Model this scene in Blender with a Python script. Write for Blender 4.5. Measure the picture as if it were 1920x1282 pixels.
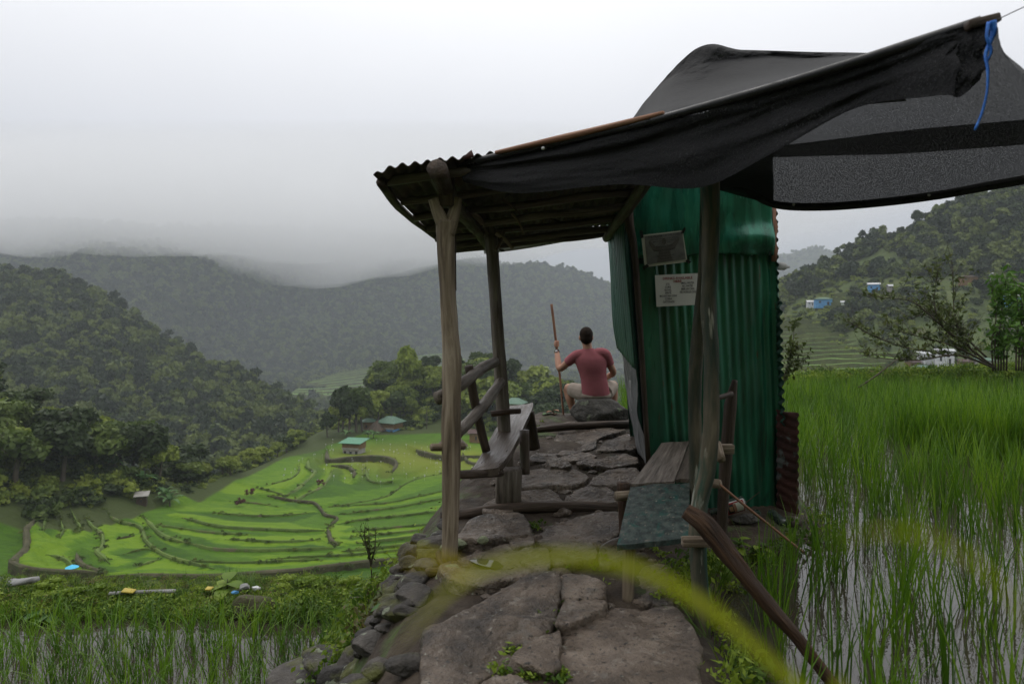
import bpy, bmesh, math, random
import numpy as np
from mathutils import Vector, Matrix

for o in list(bpy.data.objects):
    bpy.data.objects.remove(o, do_unlink=True)
scene = bpy.context.scene
COL = scene.collection
R = math.radians

# ------------------------------------------------------------------ camera
CAMZ, FPX, CX, HY = 1.6, 1280.0, 960.0, 600.0        # eye height, focal length in photo pixels, centre, horizon row
cam_d = bpy.data.cameras.new('camera')
cam = bpy.data.objects.new('camera', cam_d)
COL.objects.link(cam)
cam.location = (0, 0, CAMZ)
cam.rotation_euler = (R(90), 0, 0)
cam_d.sensor_width = 36
cam_d.lens = 36 * FPX / 1920
cam_d.shift_y = -(641 - HY) / 1920
cam_d.clip_start = 0.05
cam_d.clip_end = 9000
cam_d.dof.use_dof = True
cam_d.dof.focus_distance = 6.2
cam_d.dof.aperture_fstop = 2.8
scene.camera = cam

# ------------------------------------------------------------------ sky, sun, exposure
world = bpy.data.worlds.new('World')
scene.world = world
world.use_nodes = True
nt = world.node_tree
for n in list(nt.nodes):
    nt.nodes.remove(n)
SUN_EL, SUN_AZ = R(58), R(-25)
sky = nt.nodes.new('ShaderNodeTexSky')
sky.sky_type = 'NISHITA'
sky.sun_disc = False
sky.sun_elevation = SUN_EL
sky.sun_rotation = SUN_AZ
tc = nt.nodes.new('ShaderNodeTexCoord')
sep = nt.nodes.new('ShaderNodeSeparateXYZ')
nt.links.new(tc.outputs['Generated'], sep.inputs[0])
ramp = nt.nodes.new('ShaderNodeValToRGB')            # overcast: brighter towards the zenith
ramp.color_ramp.elements[0].position = 0.0
ramp.color_ramp.elements[0].color = (0.46, 0.47, 0.53, 1)
ramp.color_ramp.elements[1].position = 0.95
ramp.color_ramp.elements[1].color = (1.82, 1.81, 1.78, 1)
e = ramp.color_ramp.elements.new(0.36)
e.color = (1.01, 1.015, 1.05, 1)
e = ramp.color_ramp.elements.new(0.16)
e.color = (0.70, 0.71, 0.765, 1)
nt.links.new(sep.outputs['Z'], ramp.inputs[0])
noi = nt.nodes.new('ShaderNodeTexNoise')
noi.inputs['Scale'].default_value = 1.6
noi.inputs['Detail'].default_value = 4
nt.links.new(tc.outputs['Generated'], noi.inputs['Vector'])
mr = nt.nodes.new('ShaderNodeMapRange')
mr.inputs['To Min'].default_value = 0.90
mr.inputs['To Max'].default_value = 1.10
nt.links.new(noi.outputs['Fac'], mr.inputs['Value'])
bg1 = nt.nodes.new('ShaderNodeBackground')
nt.links.new(ramp.outputs[0], bg1.inputs['Color'])
nt.links.new(mr.outputs[0], bg1.inputs['Strength'])
bg2 = nt.nodes.new('ShaderNodeBackground')
bg2.inputs['Strength'].default_value = 0.006
nt.links.new(sky.outputs[0], bg2.inputs['Color'])
addw = nt.nodes.new('ShaderNodeAddShader')
nt.links.new(bg1.outputs[0], addw.inputs[0])
nt.links.new(bg2.outputs[0], addw.inputs[1])
wout = nt.nodes.new('ShaderNodeOutputWorld')
nt.links.new(addw.outputs[0], wout.inputs['Surface'])

sun_d = bpy.data.lights.new('sun', 'SUN')
sun_d.energy = 0.6
sun_d.angle = R(40)
sun_d.color = (1.0, 0.97, 0.92)
sun = bpy.data.objects.new('sun', sun_d)
COL.objects.link(sun)
_dir = Vector((math.sin(SUN_AZ) * math.cos(SUN_EL), math.cos(SUN_AZ) * math.cos(SUN_EL), math.sin(SUN_EL)))
sun.rotation_euler = _dir.to_track_quat('Z', 'Y').to_euler()

vs = scene.view_settings
vs.view_transform = 'Standard'
vs.look = 'None'
vs.gamma = 1
vs.exposure = 0.0
scene.cycles.use_denoising = True
scene.cycles.max_bounces = 10
scene.cycles.diffuse_bounces = 3
scene.cycles.glossy_bounces = 3
scene.cycles.transmission_bounces = 4
scene.cycles.volume_bounces = 8
scene.cycles.transparent_max_bounces = 16
scene.cycles.caustics_reflective = False
scene.cycles.caustics_refractive = False
scene.cycles.sample_clamp_indirect = 4
# ------------------------------------------------------------------ helpers
rng = np.random.default_rng(7)
random.seed(7)


def P(px, py, d):
    """photo pixel + distance in metres along the view axis -> point in the place"""
    return np.array(((px - CX) / FPX * d, d, CAMZ - (py - HY) / FPX * d))


def smooth(t):
    t = np.clip(t, 0, 1)
    return t * t * (3 - 2 * t)


def _hash(ix, iy, iz, seed):
    h = (ix * 374761393 + iy * 668265263 + iz * 2147483647 + seed * 144665) & 0xFFFFFFFF
    h = ((h ^ (h >> 13)) * 1274126177) & 0xFFFFFFFF
    h = (h ^ (h >> 16)) & 0xFFFFFFFF
    h = (h * 2246822519) & 0xFFFFFFFF
    return ((h ^ (h >> 15)) & 0xFFFFFF) / float(0xFFFFFF) * 2 - 1


def vnoise(p, seed=0):
    p = np.asarray(p, float)
    f = np.floor(p)
    i = f.astype(np.int64)
    t = p - f
    t = t * t * (3 - 2 * t)
    out = 0
    for dx in (0, 1):
        for dy in (0, 1):
            for dz in (0, 1):
                w = (t[..., 0] if dx else 1 - t[..., 0]) * (t[..., 1] if dy else 1 - t[..., 1]) * (t[..., 2] if dz else 1 - t[..., 2])
                out = out + w * _hash(i[..., 0] + dx, i[..., 1] + dy, i[..., 2] + dz, seed)
    return out


def fbm(p, octaves=4, seed=0, gain=0.5):
    p = np.asarray(p, float)
    a, s, out = 1.0, 1.0, 0
    for k in range(octaves):
        out = out + a * vnoise(p * s + 17.3 * k, seed + k)
        a *= gain
        s *= 2.03
    return out


def catmull(pts, n, closed=False):
    """n points along a Catmull-Rom curve through pts"""
    pts = np.asarray(pts, float)
    m = len(pts)
    if closed:
        ext = np.vstack([pts[-1], pts, pts[0], pts[1]])
        t = np.linspace(0, m, n, endpoint=False)
    else:
        if m == 2:
            return pts[0] + (pts[1] - pts[0]) * np.linspace(0, 1, n)[:, None]
        ext = np.vstack([2 * pts[0] - pts[1], pts, 2 * pts[-1] - pts[-2]])
        t = np.linspace(0, m - 1 - 1e-9, n)
    i = np.floor(t).astype(int)
    u = (t - i)[:, None]
    a, b, c, d = ext[i], ext[i + 1], ext[i + 2], ext[i + 3]
    return 0.5 * (2 * b + (c - a) * u + (2 * a - 5 * b + 4 * c - d) * u ** 2 + (3 * b - a - 3 * c + d) * u ** 3)


ORG = {}


class MB:
    """collects geometry for ONE mesh object"""

    def __init__(self):
        self.V, self.F, self.G, self.MI, self.n = [], [], [], [], 0

    def add(self, v, f, g=None, mi=0):
        v = np.asarray(v, float).reshape(-1, 3)
        self.V.append(v)
        self.G.append(v if g is None else np.asarray(g, float).reshape(-1, 3))
        self.F.extend([tuple(int(k) + self.n for k in q) for q in f])
        self.MI.extend([mi] * len(f))
        self.n += len(v)
        return self

    def tube(self, pts, rad, seg=10, n=None, jit=0.0, seed=0, cap=True, mi=0, ecc=1.0):
        pts = np.asarray(pts, float)
        m = n or max(2, 5 * (len(pts) - 1) + 1)
        c = catmull(pts, m)
        rad = np.atleast_1d(np.asarray(rad, float))
        r = np.interp(np.linspace(0, 1, m), np.linspace(0, 1, len(rad)), rad) if len(rad) > 1 else np.full(m, rad[0])
        tg = np.gradient(c, axis=0)
        tg /= np.linalg.norm(tg, axis=1)[:, None] + 1e-12
        ref = np.array((0, 0, 1.0)) if abs(tg[0][2]) < 0.8 else np.array((1.0, 0, 0))
        L = np.concatenate([[0], np.cumsum(np.linalg.norm(np.diff(c, axis=0), axis=1))])
        V, G = [], []
        nx = np.cross(ref, tg[0])
        nx /= np.linalg.norm(nx)
        ang = np.arange(seg) * 2 * math.pi / seg
        off = seed * 3.7
        for k in range(m):
            nx = nx - tg[k] * np.dot(nx, tg[k])
            nx /= np.linalg.norm(nx) + 1e-12
            ny = np.cross(tg[k], nx)
            g = np.stack([np.cos(ang) * r[k] + off, np.sin(ang) * r[k], np.full(seg, L[k])], 1)
            rr = np.full(seg, r[k])
            if jit:
                rr = rr * (1 + jit * fbm(np.stack([np.cos(ang) * 1.3 + off, np.sin(ang) * 1.3, np.full(seg, L[k] * 5)], 1), 3, seed))
            V.append(c[k] + nx * (np.cos(ang) * rr)[:, None] + ny * (np.sin(ang) * rr * ecc)[:, None])
            G.append(g)
        F = []
        for k in range(m - 1):
            for s in range(seg):
                s2 = (s + 1) % seg
                F.append((k * seg + s, k * seg + s2, (k + 1) * seg + s2, (k + 1) * seg + s))
        V, G = np.concatenate(V), np.concatenate(G)
        if cap:
            V = np.vstack([V, c[0] - tg[0] * r[0] * 0.08, c[-1] + tg[-1] * r[-1] * 0.08])
            G = np.vstack([G, (off, 0, -0.3), (off, 0, L[-1] + 0.3)])
            a, b = m * seg, m * seg + 1
            for s in range(seg):
                s2 = (s + 1) % seg
                F.append((a, s2, s))
                F.append((b, (m - 1) * seg + s, (m - 1) * seg + s2))
        return self.add(V, F, G, mi)

    def grid(self, g, mi=0, gc=None, flip=False):
        g = np.asarray(g, float)
        a, b = g.shape[:2]
        idx = np.arange(a * b).reshape(a, b)
        q = np.stack([idx[:-1, :-1], idx[:-1, 1:], idx[1:, 1:], idx[1:, :-1]], -1).reshape(-1, 4)
        if flip:
            q = q[:, ::-1]
        return self.add(g.reshape(-1, 3), q.tolist(), None if gc is None else np.asarray(gc).reshape(-1, 3), mi)

    def box(self, c, s, rot=None, bev=0.0, mi=0, seed=0, jit=0.0):
        """box (bevelled) centred at c; the wood grain runs along its longest side"""
        s = np.asarray(s, float) / 2
        bm = bmesh.new()
        bmesh.ops.create_cube(bm, size=2)
        for v in bm.verts:
            v.co = Vector((v.co.x * s[0], v.co.y * s[1], v.co.z * s[2]))
        if bev:
            bmesh.ops.bevel(bm, geom=list(bm.edges), offset=bev, segments=1, affect='EDGES')
        V = np.array([v.co[:] for v in bm.verts])
        bm.verts.index_update()
        F = [[v.index for v in f.verts] for f in bm.faces]
        bm.free()
        if jit:
            V = V + jit * np.stack([fbm(V * 9 + 3 * k + seed, 2, seed + k) for k in range(3)], 1)
        ax = int(np.argmax(s))
        G = V[:, [(ax + 1) % 3, (ax + 2) % 3, ax]] + np.array((seed * 3.1, 0, 0))
        if rot is not None:
            V = V @ np.array(Matrix(rot).to_3x3().transposed() if not isinstance(rot, np.ndarray) else rot.T)
        return self.add(V + np.asarray(c, float), F, G, mi)

    def poly(self, pts, thick, nrm, mi=0, seed=0):
        """flat outline with real thickness"""
        pts = np.asarray(pts, float)
        n = len(pts)
        nrm = np.asarray(nrm, float)
        V = np.vstack([pts, pts + nrm * thick])
        F = [tuple(range(n)), tuple(range(2 * n - 1, n - 1, -1))]
        for k in range(n):
            k2 = (k + 1) % n
            F.append((k2, k, n + k, n + k2))
        return self.add(V, F, V + np.array((seed * 3.1, 0, 0)), mi)

    def build(self, name, mats, parent=None, origin=None, smooth_shade=True, kind=None, label=None, cat=None, group=None):
        if not isinstance(mats, (list, tuple)):
            mats = [mats]
        V = np.concatenate(self.V)
        if parent is not None:
            org = ORG[parent.name]
        else:
            org = np.zeros(3) if origin is None else np.asarray(origin, float)
        me = bpy.data.meshes.new(name)
        me.from_pydata((V - org).tolist(), [], self.F)
        for m in mats:
            me.materials.append(m)
        if len(mats) > 1:
            me.polygons.foreach_set('material_index', self.MI)
        if smooth_shade:
            me.polygons.foreach_set('use_smooth', [True] * len(me.polygons))
        at = me.attributes.new('gc', 'FLOAT_VECTOR', 'POINT')
        at.data.foreach_set('vector', np.concatenate(self.G).astype(np.float32).ravel())
        me.update()
        o = bpy.data.objects.new(name, me)
        COL.objects.link(o)
        if parent is not None:
            o.parent = parent
        else:
            o.location = org
        ORG[o.name] = org
        tag(o, label, cat, group, kind)
        return o


def tag(o, label=None, cat=None, group=None, kind=None):
    if label:
        o['label'] = label
    if cat:
        o['category'] = cat
    if group:
        o['group'] = group
    if kind:
        o['kind'] = kind
    return o


def thing(name, loc, label, cat, group=None):
    o = bpy.data.objects.new(name, None)
    COL.objects.link(o)
    o.empty_display_size = 0.1
    o.location = loc
    ORG[o.name] = np.asarray(loc, float)
    return tag(o, label, cat, group)


def edge_split(o, ang=40):
    me = o.data
    me.polygons.foreach_set('use_smooth', [True] * len(me.polygons))
    try:
        me.set_sharp_from_angle(angle=R(ang))
    except Exception:
        pass
    return o


def solidify(o, t):
    m = o.modifiers.new('thickness', 'SOLIDIFY')
    m.thickness = t
    m.offset = 0
    return o


# ------------------------------------------------------------------ materials
def pmat(name, cols, scale=4.0, detail=6, coord='obj', stretch=(1, 1, 1), rough=0.75, rvar=0.15, bump=0.4, bscale=None,
         bdist=0.02, spec=0.3, metal=0.0, spots=(), objrand=0.0, transl=0.0, coat=0.0, distort=0.0, span=(0.32, 0.68)):
    m = bpy.data.materials.new(name)
    m.use_nodes = True
    t = m.node_tree
    N, L = t.nodes, t.links
    b = N['Principled BSDF']
    out = N['Material Output']
    if coord == 'gc':
        a = N.new('ShaderNodeAttribute')
        a.attribute_name = 'gc'
        vec = a.outputs['Vector']
    else:
        a = N.new('ShaderNodeTexCoord')
        vec = a.outputs['Object']
    mp = N.new('ShaderNodeMapping')
    mp.inputs['Scale'].default_value = stretch
    L.new(vec, mp.inputs['Vector'])
    vec = mp.outputs[0]

    def noise(sc, det, dist=0.0, rgh=0.55):
        n = N.new('ShaderNodeTexNoise')
        n.inputs['Scale'].default_value = sc
        n.inputs['Detail'].default_value = det
        n.inputs['Distortion'].default_value = dist
        n.inputs['Roughness'].default_value = rgh
        L.new(vec, n.inputs['Vector'])
        return n.outputs['Fac']
    f = noise(scale, detail, distort, 0.62)
    if objrand:
        oi = N.new('ShaderNodeObjectInfo')
        mm = N.new('ShaderNodeMath')
        mm.operation = 'MULTIPLY_ADD'
        L.new(oi.outputs['Random'], mm.inputs[0])
        mm.inputs[1].default_value = objrand
        mm.inputs[2].default_value = -objrand / 2
        ad = N.new('ShaderNodeMath')
        L.new(f, ad.inputs[0])
        L.new(mm.outputs[0], ad.inputs[1])
        f = ad.outputs[0]
    rp = N.new('ShaderNodeValToRGB')
    els = rp.color_ramp.elements
    k = len(cols)
    els[0].position, els[1].position = span
    els[0].color = (*cols[0], 1)
    els[1].color = (*cols[-1], 1)
    for i in range(1, k - 1):
        e = els.new(span[0] + (span[1] - span[0]) * i / (k - 1))
        e.color = (*cols[i], 1)
    L.new(f, rp.inputs[0])
    col = rp.outputs[0]
    for (sc, th, wd, c) in spots:
        s = noise(sc, 4, 0.3)
        mr = N.new('ShaderNodeMapRange')
        mr.inputs['From Min'].default_value = th
        mr.inputs['From Max'].default_value = th + wd
        L.new(s, mr.inputs['Value'])
        mx = N.new('ShaderNodeMix')
        mx.data_type = 'RGBA'
        L.new(mr.outputs[0], mx.inputs['Factor'])
        L.new(col, mx.inputs['A'])
        mx.inputs['B'].default_value = (*c, 1)
        col = mx.outputs['Result']
    L.new(col, b.inputs['Base Color'])
    b.inputs['Metallic'].default_value = metal
    b.inputs['Specular IOR Level'].default_value = spec
    if coat:
        b.inputs['Coat Weight'].default_value = coat
        b.inputs['Coat Roughness'].default_value = 0.25
    if rvar:
        r = noise(scale * 1.7, 3)
        mr = N.new('ShaderNodeMapRange')
        mr.inputs['From Min'].default_value = 0.3
        mr.inputs['From Max'].default_value = 0.7
        mr.inputs['To Min'].default_value = max(0.02, rough - rvar)
        mr.inputs['To Max'].default_value = min(1, rough + rvar)
        L.new(r, mr.inputs['Value'])
        L.new(mr.outputs[0], b.inputs['Roughness'])
    else:
        b.inputs['Roughness'].default_value = rough
    if bump:
        bn = noise(bscale or scale * 3, 5, 0.0, 0.6)
        bp = N.new('ShaderNodeBump')
        bp.inputs['Strength'].default_value = bump
        bp.inputs['Distance'].default_value = bdist
        L.new(bn, bp.inputs['Height'])
        L.new(bp.outputs[0], b.inputs['Normal'])
    if transl:
        tr = N.new('ShaderNodeBsdfTranslucent')
        L.new(col, tr.inputs['Color'])
        ms = N.new('ShaderNodeMixShader')
        ms.inputs[0].default_value = transl
        L.new(b.outputs[0], ms.inputs[1])
        L.new(tr.outputs[0], ms.inputs[2])
        L.new(ms.outputs[0], out.inputs['Surface'])
    return m


def flat(name, c, rough=0.6, spec=0.3, metal=0.0):
    return pmat(name, [tuple(x * 0.8 for x in c), tuple(min(1, x * 1.12) for x in c)], scale=9, rough=rough, bump=0.1, spec=spec, metal=metal)


def leafmat(name, cols, transl=0.3, objrand=0.5, scale=0.35, spec=0.25, rough=0.55, span=(0.3, 0.7)):
    return pmat(name, cols, scale=scale, detail=3, rough=rough, rvar=0, bump=0, spec=spec, transl=transl, objrand=objrand, span=span)


MAT = {}
MAT['soil'] = pmat('soil', [(0.022, 0.016, 0.011), (0.042, 0.03, 0.021), (0.066, 0.05, 0.035)], scale=5, bump=0.8, bscale=30, bdist=0.03,
                   rough=0.8, spots=[(2.2, 0.56, 0.1, (0.05, 0.075, 0.02))])
MAT['bank'] = pmat('bank', [(0.05, 0.045, 0.02), (0.06, 0.085, 0.02), (0.08, 0.11, 0.03)], scale=2.5, bump=0.9, bscale=22, bdist=0.06, rough=0.9)
MAT['stone'] = pmat('stone', [(0.036, 0.027, 0.020), (0.088, 0.065, 0.047), (0.152, 0.116, 0.088), (0.23, 0.182, 0.142)], scale=3.4, detail=9, rough=0.45, rvar=0.28,
                    bump=1.0, bscale=24, bdist=0.05, objrand=0.12, spec=0.45,
                    spots=[(1.7, 0.56, 0.14, (0.036, 0.029, 0.025)), (5.5, 0.63, 0.05, (0.13, 0.11, 0.092)), (14, 0.60, 0.06, (0.20, 0.17, 0.14)), (42, 0.60, 0.05, (0.028, 0.023, 0.019)), (26, 0.68, 0.03, (0.27, 0.27, 0.23))])
MAT['wallstone'] = pmat('wallstone', [(0.018, 0.016, 0.014), (0.042, 0.037, 0.033), (0.08, 0.071, 0.063)], scale=6, detail=8, rough=0.7,
                        bump=1.0, bscale=20, bdist=0.03, objrand=0.25, spots=[(9, 0.61, 0.04, (0.19, 0.21, 0.155)), (3.2, 0.52, 0.1, (0.075, 0.08, 0.02))])
MAT['boulder'] = pmat('boulder', [(0.025, 0.024, 0.022), (0.06, 0.056, 0.05), (0.10, 0.095, 0.085)], scale=7, detail=8, rough=0.75, bump=1.0, bscale=20, bdist=0.04,
                      spots=[(9, 0.62, 0.06, (0.13, 0.15, 0.10))])
MAT['wood_pale'] = pmat('wood_pale', [(0.075, 0.055, 0.038), (0.21, 0.165, 0.12), (0.36, 0.30, 0.235)], coord='gc', stretch=(20, 20, 1.6), scale=1.1, detail=8,
                        rough=0.8, bump=0.8, bscale=2.2, bdist=0.012, distort=0.6, spots=[(0.5, 0.58, 0.1, (0.10, 0.07, 0.045))])
MAT['wood_grey'] = pmat('wood_grey', [(0.05, 0.04, 0.031), (0.135, 0.112, 0.094), (0.23, 0.20, 0.172)], coord='gc', stretch=(22, 22, 1.8), scale=1.2, detail=8,
                        rough=0.62, bump=0.9, bscale=2.4, bdist=0.012, distort=0.6, spots=[(0.6, 0.6, 0.1, (0.06, 0.045, 0.035))])
MAT['wood_dark'] = pmat('wood_dark', [(0.02, 0.014, 0.010), (0.05, 0.034, 0.025), (0.085, 0.06, 0.044)], coord='gc', stretch=(20, 20, 2), scale=1.2, detail=8,
                        rough=0.6, bump=0.9, bscale=2.4, bdist=0.012, distort=0.5)
MAT['wood_plank'] = pmat('wood_plank', [(0.035, 0.026, 0.02), (0.075, 0.057, 0.047), (0.12, 0.095, 0.08)], coord='gc', stretch=(14, 14, 1.4), scale=1.3, detail=9,
                         rough=0.42, rvar=0.2, bump=0.7, bscale=2.4, bdist=0.01, distort=0.8, spec=0.45)
MAT['wood_red'] = pmat('wood_red', [(0.018, 0.010, 0.007), (0.05, 0.027, 0.016), (0.11, 0.058, 0.03)], coord='gc', stretch=(16, 16, 1.8), scale=1.3, detail=8,
                       rough=0.65, bump=1.0, bscale=2.4, bdist=0.02, distort=0.6)
MAT['wood_green'] = pmat('wood_green', [(0.015, 0.03, 0.022), (0.045, 0.048, 0.033), (0.095, 0.082, 0.056), (0.16, 0.14, 0.10)], coord='gc', stretch=(9, 9, 1.5), scale=1.1,
                         detail=8, rough=0.7, bump=0.6, bscale=3, bdist=0.01, spots=[(1.9, 0.60, 0.05, (0.28, 0.28, 0.24)), (1.2, 0.55, 0.1, (0.012, 0.05, 0.034))])
MAT['board_mottled'] = pmat('board_mottled', [(0.012, 0.014, 0.014), (0.025, 0.035, 0.033), (0.05, 0.07, 0.062), (0.10, 0.095, 0.08)], coord='gc', stretch=(6, 6, 4), scale=3.2, detail=9,
                            rough=0.5, bump=0.4, bscale=8, bdist=0.006, spots=[(2.2, 0.56, 0.08, (0.012, 0.06, 0.05)), (6.5, 0.62, 0.04, (0.17, 0.15, 0.12))])
MAT['tin_dark'] = pmat('tin_dark', [(0.03, 0.027, 0.024), (0.065, 0.055, 0.046), (0.10, 0.075, 0.055)], scale=4, rough=0.75, bump=0.1, metal=0.1,
                       spots=[(3, 0.6, 0.1, (0.08, 0.04, 0.02))])
MAT['tin_grey'] = pmat('tin_grey', [(0.12, 0.125, 0.125), (0.24, 0.25, 0.25), (0.32, 0.33, 0.33)], scale=5, rough=0.42, bump=0.1, metal=0.5,
                       spots=[(12, 0.6, 0.03, (0.02, 0.018, 0.016))])
MAT['green_paint'] = pmat('green_paint', [(0.004, 0.034, 0.020), (0.006, 0.075, 0.042), (0.010, 0.12, 0.068), (0.025, 0.17, 0.105)], scale=1.6, detail=8,
                          stretch=(5, 5, 0.55), rough=0.36, rvar=0.12, bump=0.18, bscale=5, bdist=0.012, spec=0.6, metal=0.25,
                          spots=[(2.6, 0.60, 0.10, (0.006, 0.024, 0.017)), (1.1, 0.52, 0.16, (0.035, 0.115, 0.078)), (0.8, 0.60, 0.12, (0.05, 0.085, 0.07)), (7, 0.70, 0.04, (0.10, 0.13, 0.12)), (5, 0.68, 0.05, (0.07, 0.04, 0.02))])
MAT['green_panel_lit'] = pmat('green_panel_lit', [(0.004, 0.04, 0.024), (0.008, 0.09, 0.055), (0.014, 0.15, 0.095), (0.03, 0.21, 0.14)], scale=1.6, detail=8, stretch=(5, 5, 0.8), rough=0.27, rvar=0.1, bump=0.2, bscale=4, bdist=0.015, spec=0.7, metal=0.35, spots=[(2.4, 0.62, 0.1, (0.008, 0.03, 0.02))])  # cabin green made lighter: reflected light put into the sheet's colour
MAT['green_sheet'] = pmat('green_sheet', [(0.03, 0.10, 0.068), (0.055, 0.155, 0.11), (0.085, 0.20, 0.145)], scale=1.4, detail=7, stretch=(4, 4, 0.6), rough=0.33, rvar=0.12, bump=0.08,
                          spec=0.6, metal=0.35, spots=[(7, 0.66, 0.03, (0.01, 0.02, 0.015))])
MAT['green_dark'] = pmat('green_dark', [(0.004, 0.028, 0.018), (0.006, 0.05, 0.032), (0.012, 0.075, 0.048)], scale=2, detail=6, stretch=(3, 3, 1), rough=0.45, bump=0.1, spec=0.5, metal=0.2)
MAT['grey_sheet'] = pmat('grey_sheet', [(0.10, 0.105, 0.11), (0.18, 0.185, 0.19), (0.25, 0.255, 0.26)], scale=3, stretch=(4, 4, 0.8), rough=0.5, bump=0.5, bscale=9, bdist=0.02, metal=0.2,
                         spots=[(4, 0.6, 0.1, (0.06, 0.06, 0.06))])
MAT['rust'] = pmat('rust', [(0.02, 0.014, 0.014), (0.055, 0.022, 0.02), (0.10, 0.04, 0.035)], scale=5, rough=0.6, bump=0.3, metal=0.2,
                   spots=[(6, 0.6, 0.05, (0.10, 0.11, 0.11))])
MAT['batten'] = pmat('batten', [(0.12, 0.06, 0.04), (0.24, 0.12, 0.075), (0.30, 0.17, 0.11)], coord='gc', stretch=(10, 10, 1), scale=2, rough=0.7, bump=0.3)
MAT['paper'] = pmat('paper', [(0.50, 0.50, 0.49), (0.60, 0.60, 0.585)], scale=3, rough=0.7, bump=0.05)
MAT['paper_old'] = pmat('paper_old', [(0.30, 0.31, 0.26), (0.40, 0.41, 0.34)], scale=3, rough=0.4, bump=0.05)
MAT['print_grey'] = pmat('print_grey', [(0.07, 0.072, 0.068), (0.16, 0.165, 0.15)], scale=7, rough=0.4, bump=0)
MAT['flashing'] = pmat('flashing', [(0.30, 0.31, 0.30), (0.48, 0.49, 0.48)], scale=5, rough=0.5, bump=0.1, spots=[(12, 0.6, 0.03, (0.03, 0.028, 0.026))])  # tone raised in the colour to stand for light on the strip
MAT['ink_faded'] = flat('ink_faded', (0.075, 0.07, 0.06))
MAT['ink'] = flat('ink', (0.015, 0.015, 0.015))
MAT['ink_red'] = flat('ink_red', (0.22, 0.01, 0.012))
MAT['tape'] = flat('tape', (0.008, 0.008, 0.008), rough=0.35)
MAT['skin'] = pmat('skin', [(0.36, 0.19, 0.13), (0.46, 0.255, 0.18)], scale=6, rough=0.55, bump=0.05)
MAT['shirt'] = pmat('shirt', [(0.30, 0.098, 0.115), (0.35, 0.122, 0.138)], scale=2, rough=0.9, bump=0.25, bscale=14, bdist=0.01, spec=0.1)
MAT['shorts'] = pmat('shorts', [(0.27, 0.225, 0.19), (0.38, 0.325, 0.28)], scale=8, rough=0.9, bump=0.2, spec=0.1)
MAT['hair'] = pmat('hair', [(0.010, 0.007, 0.005), (0.03, 0.019, 0.013)], scale=30, rough=0.8, spec=0.1, bump=0.8, bscale=60, bdist=0.01)
MAT['shoe'] = flat('shoe', (0.45, 0.46, 0.48), rough=0.6)
MAT['black'] = flat('black', (0.012, 0.012, 0.013), rough=0.5)
MAT['steel'] = flat('steel', (0.45, 0.45, 0.46), rough=0.3, metal=0.8)
MAT['tattoo'] = flat('tattoo', (0.05, 0.045, 0.05))
MAT['lichen'] = pmat('lichen', [(0.16, 0.18, 0.11), (0.30, 0.33, 0.22)], scale=20, rough=0.95, bump=1.0, bscale=50, bdist=0.02)
MAT['cord_blue'] = pmat('cord_blue', [(0.01, 0.09, 0.42), (0.03, 0.18, 0.60)], scale=30, rough=0.5, bump=0.3)
MAT['plastic'] = pmat('plastic', [(0.5, 0.5, 0.5), (0.65, 0.65, 0.65)], scale=8, rough=0.25, bump=0.1, transl=0.5)
MAT['rice'] = leafmat('rice', [(0.052, 0.125, 0.006), (0.098, 0.21, 0.010), (0.16, 0.28, 0.016)], transl=0.4, objrand=0.55, scale=1.2, rough=0.4, spec=0.4)
MAT['rice_pale'] = leafmat('rice_pale', [(0.06, 0.13, 0.014), (0.105, 0.20, 0.025), (0.19, 0.29, 0.06)], transl=0.3, objrand=0.6, scale=2, rough=0.35, spec=0.5)
MAT['weed'] = leafmat('weed', [(0.055, 0.11, 0.010), (0.12, 0.195, 0.016), (0.20, 0.275, 0.03)], transl=0.3, objrand=0.8, scale=1.5)
MAT['weed_dry'] = leafmat('weed_dry', [(0.06, 0.065, 0.018), (0.13, 0.11, 0.035), (0.18, 0.14, 0.06)], transl=0.2, objrand=0.8, scale=1.5)
MAT['shrub_leaf'] = leafmat('shrub_leaf', [(0.035, 0.055, 0.012), (0.075, 0.10, 0.02), (0.12, 0.13, 0.03)], transl=0.3, objrand=0.2, scale=3)
MAT['shrub_fresh'] = leafmat('shrub_fresh', [(0.035, 0.10, 0.012), (0.075, 0.17, 0.02), (0.13, 0.23, 0.03)], transl=0.35, objrand=0.2, scale=3)
MAT['twig'] = pmat('twig', [(0.035, 0.028, 0.02), (0.08, 0.065, 0.045)], scale=8, rough=0.8, bump=0.2)
MAT['bark'] = pmat('bark', [(0.05, 0.04, 0.03), (0.12, 0.10, 0.08)], scale=4, rough=0.9, bump=0.5)
MAT['leaf_forest'] = leafmat('leaf_forest', [(0.013, 0.025, 0.006), (0.029, 0.048, 0.010), (0.055, 0.082, 0.015), (0.10, 0.13, 0.022)], transl=0.2, objrand=1.0, scale=0.13)
MAT['leaf_wood'] = leafmat('leaf_wood', [(0.026, 0.044, 0.010), (0.062, 0.096, 0.016), (0.125, 0.17, 0.026), (0.19, 0.235, 0.034)], transl=0.25, objrand=0.8, scale=0.2)
MAT['leaf_lime'] = leafmat('leaf_lime', [(0.06, 0.10, 0.010), (0.12, 0.18, 0.014), (0.17, 0.22, 0.02)], transl=0.3, objrand=0.4, scale=0.3)
MAT['banana'] = leafmat('banana', [(0.05, 0.12, 0.03), (0.10, 0.19, 0.06), (0.16, 0.26, 0.10)], transl=0.3, objrand=0.4, scale=0.6)
MAT['roof_green'] = pmat('roof_green', [(0.05, 0.17, 0.10), (0.075, 0.23, 0.135)], scale=1.5, rough=0.5, bump=0.1)
MAT['roof_green_dull'] = pmat('roof_green_dull', [(0.06, 0.12, 0.085), (0.10, 0.17, 0.12)], scale=1.5, rough=0.6, bump=0.1)
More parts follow.
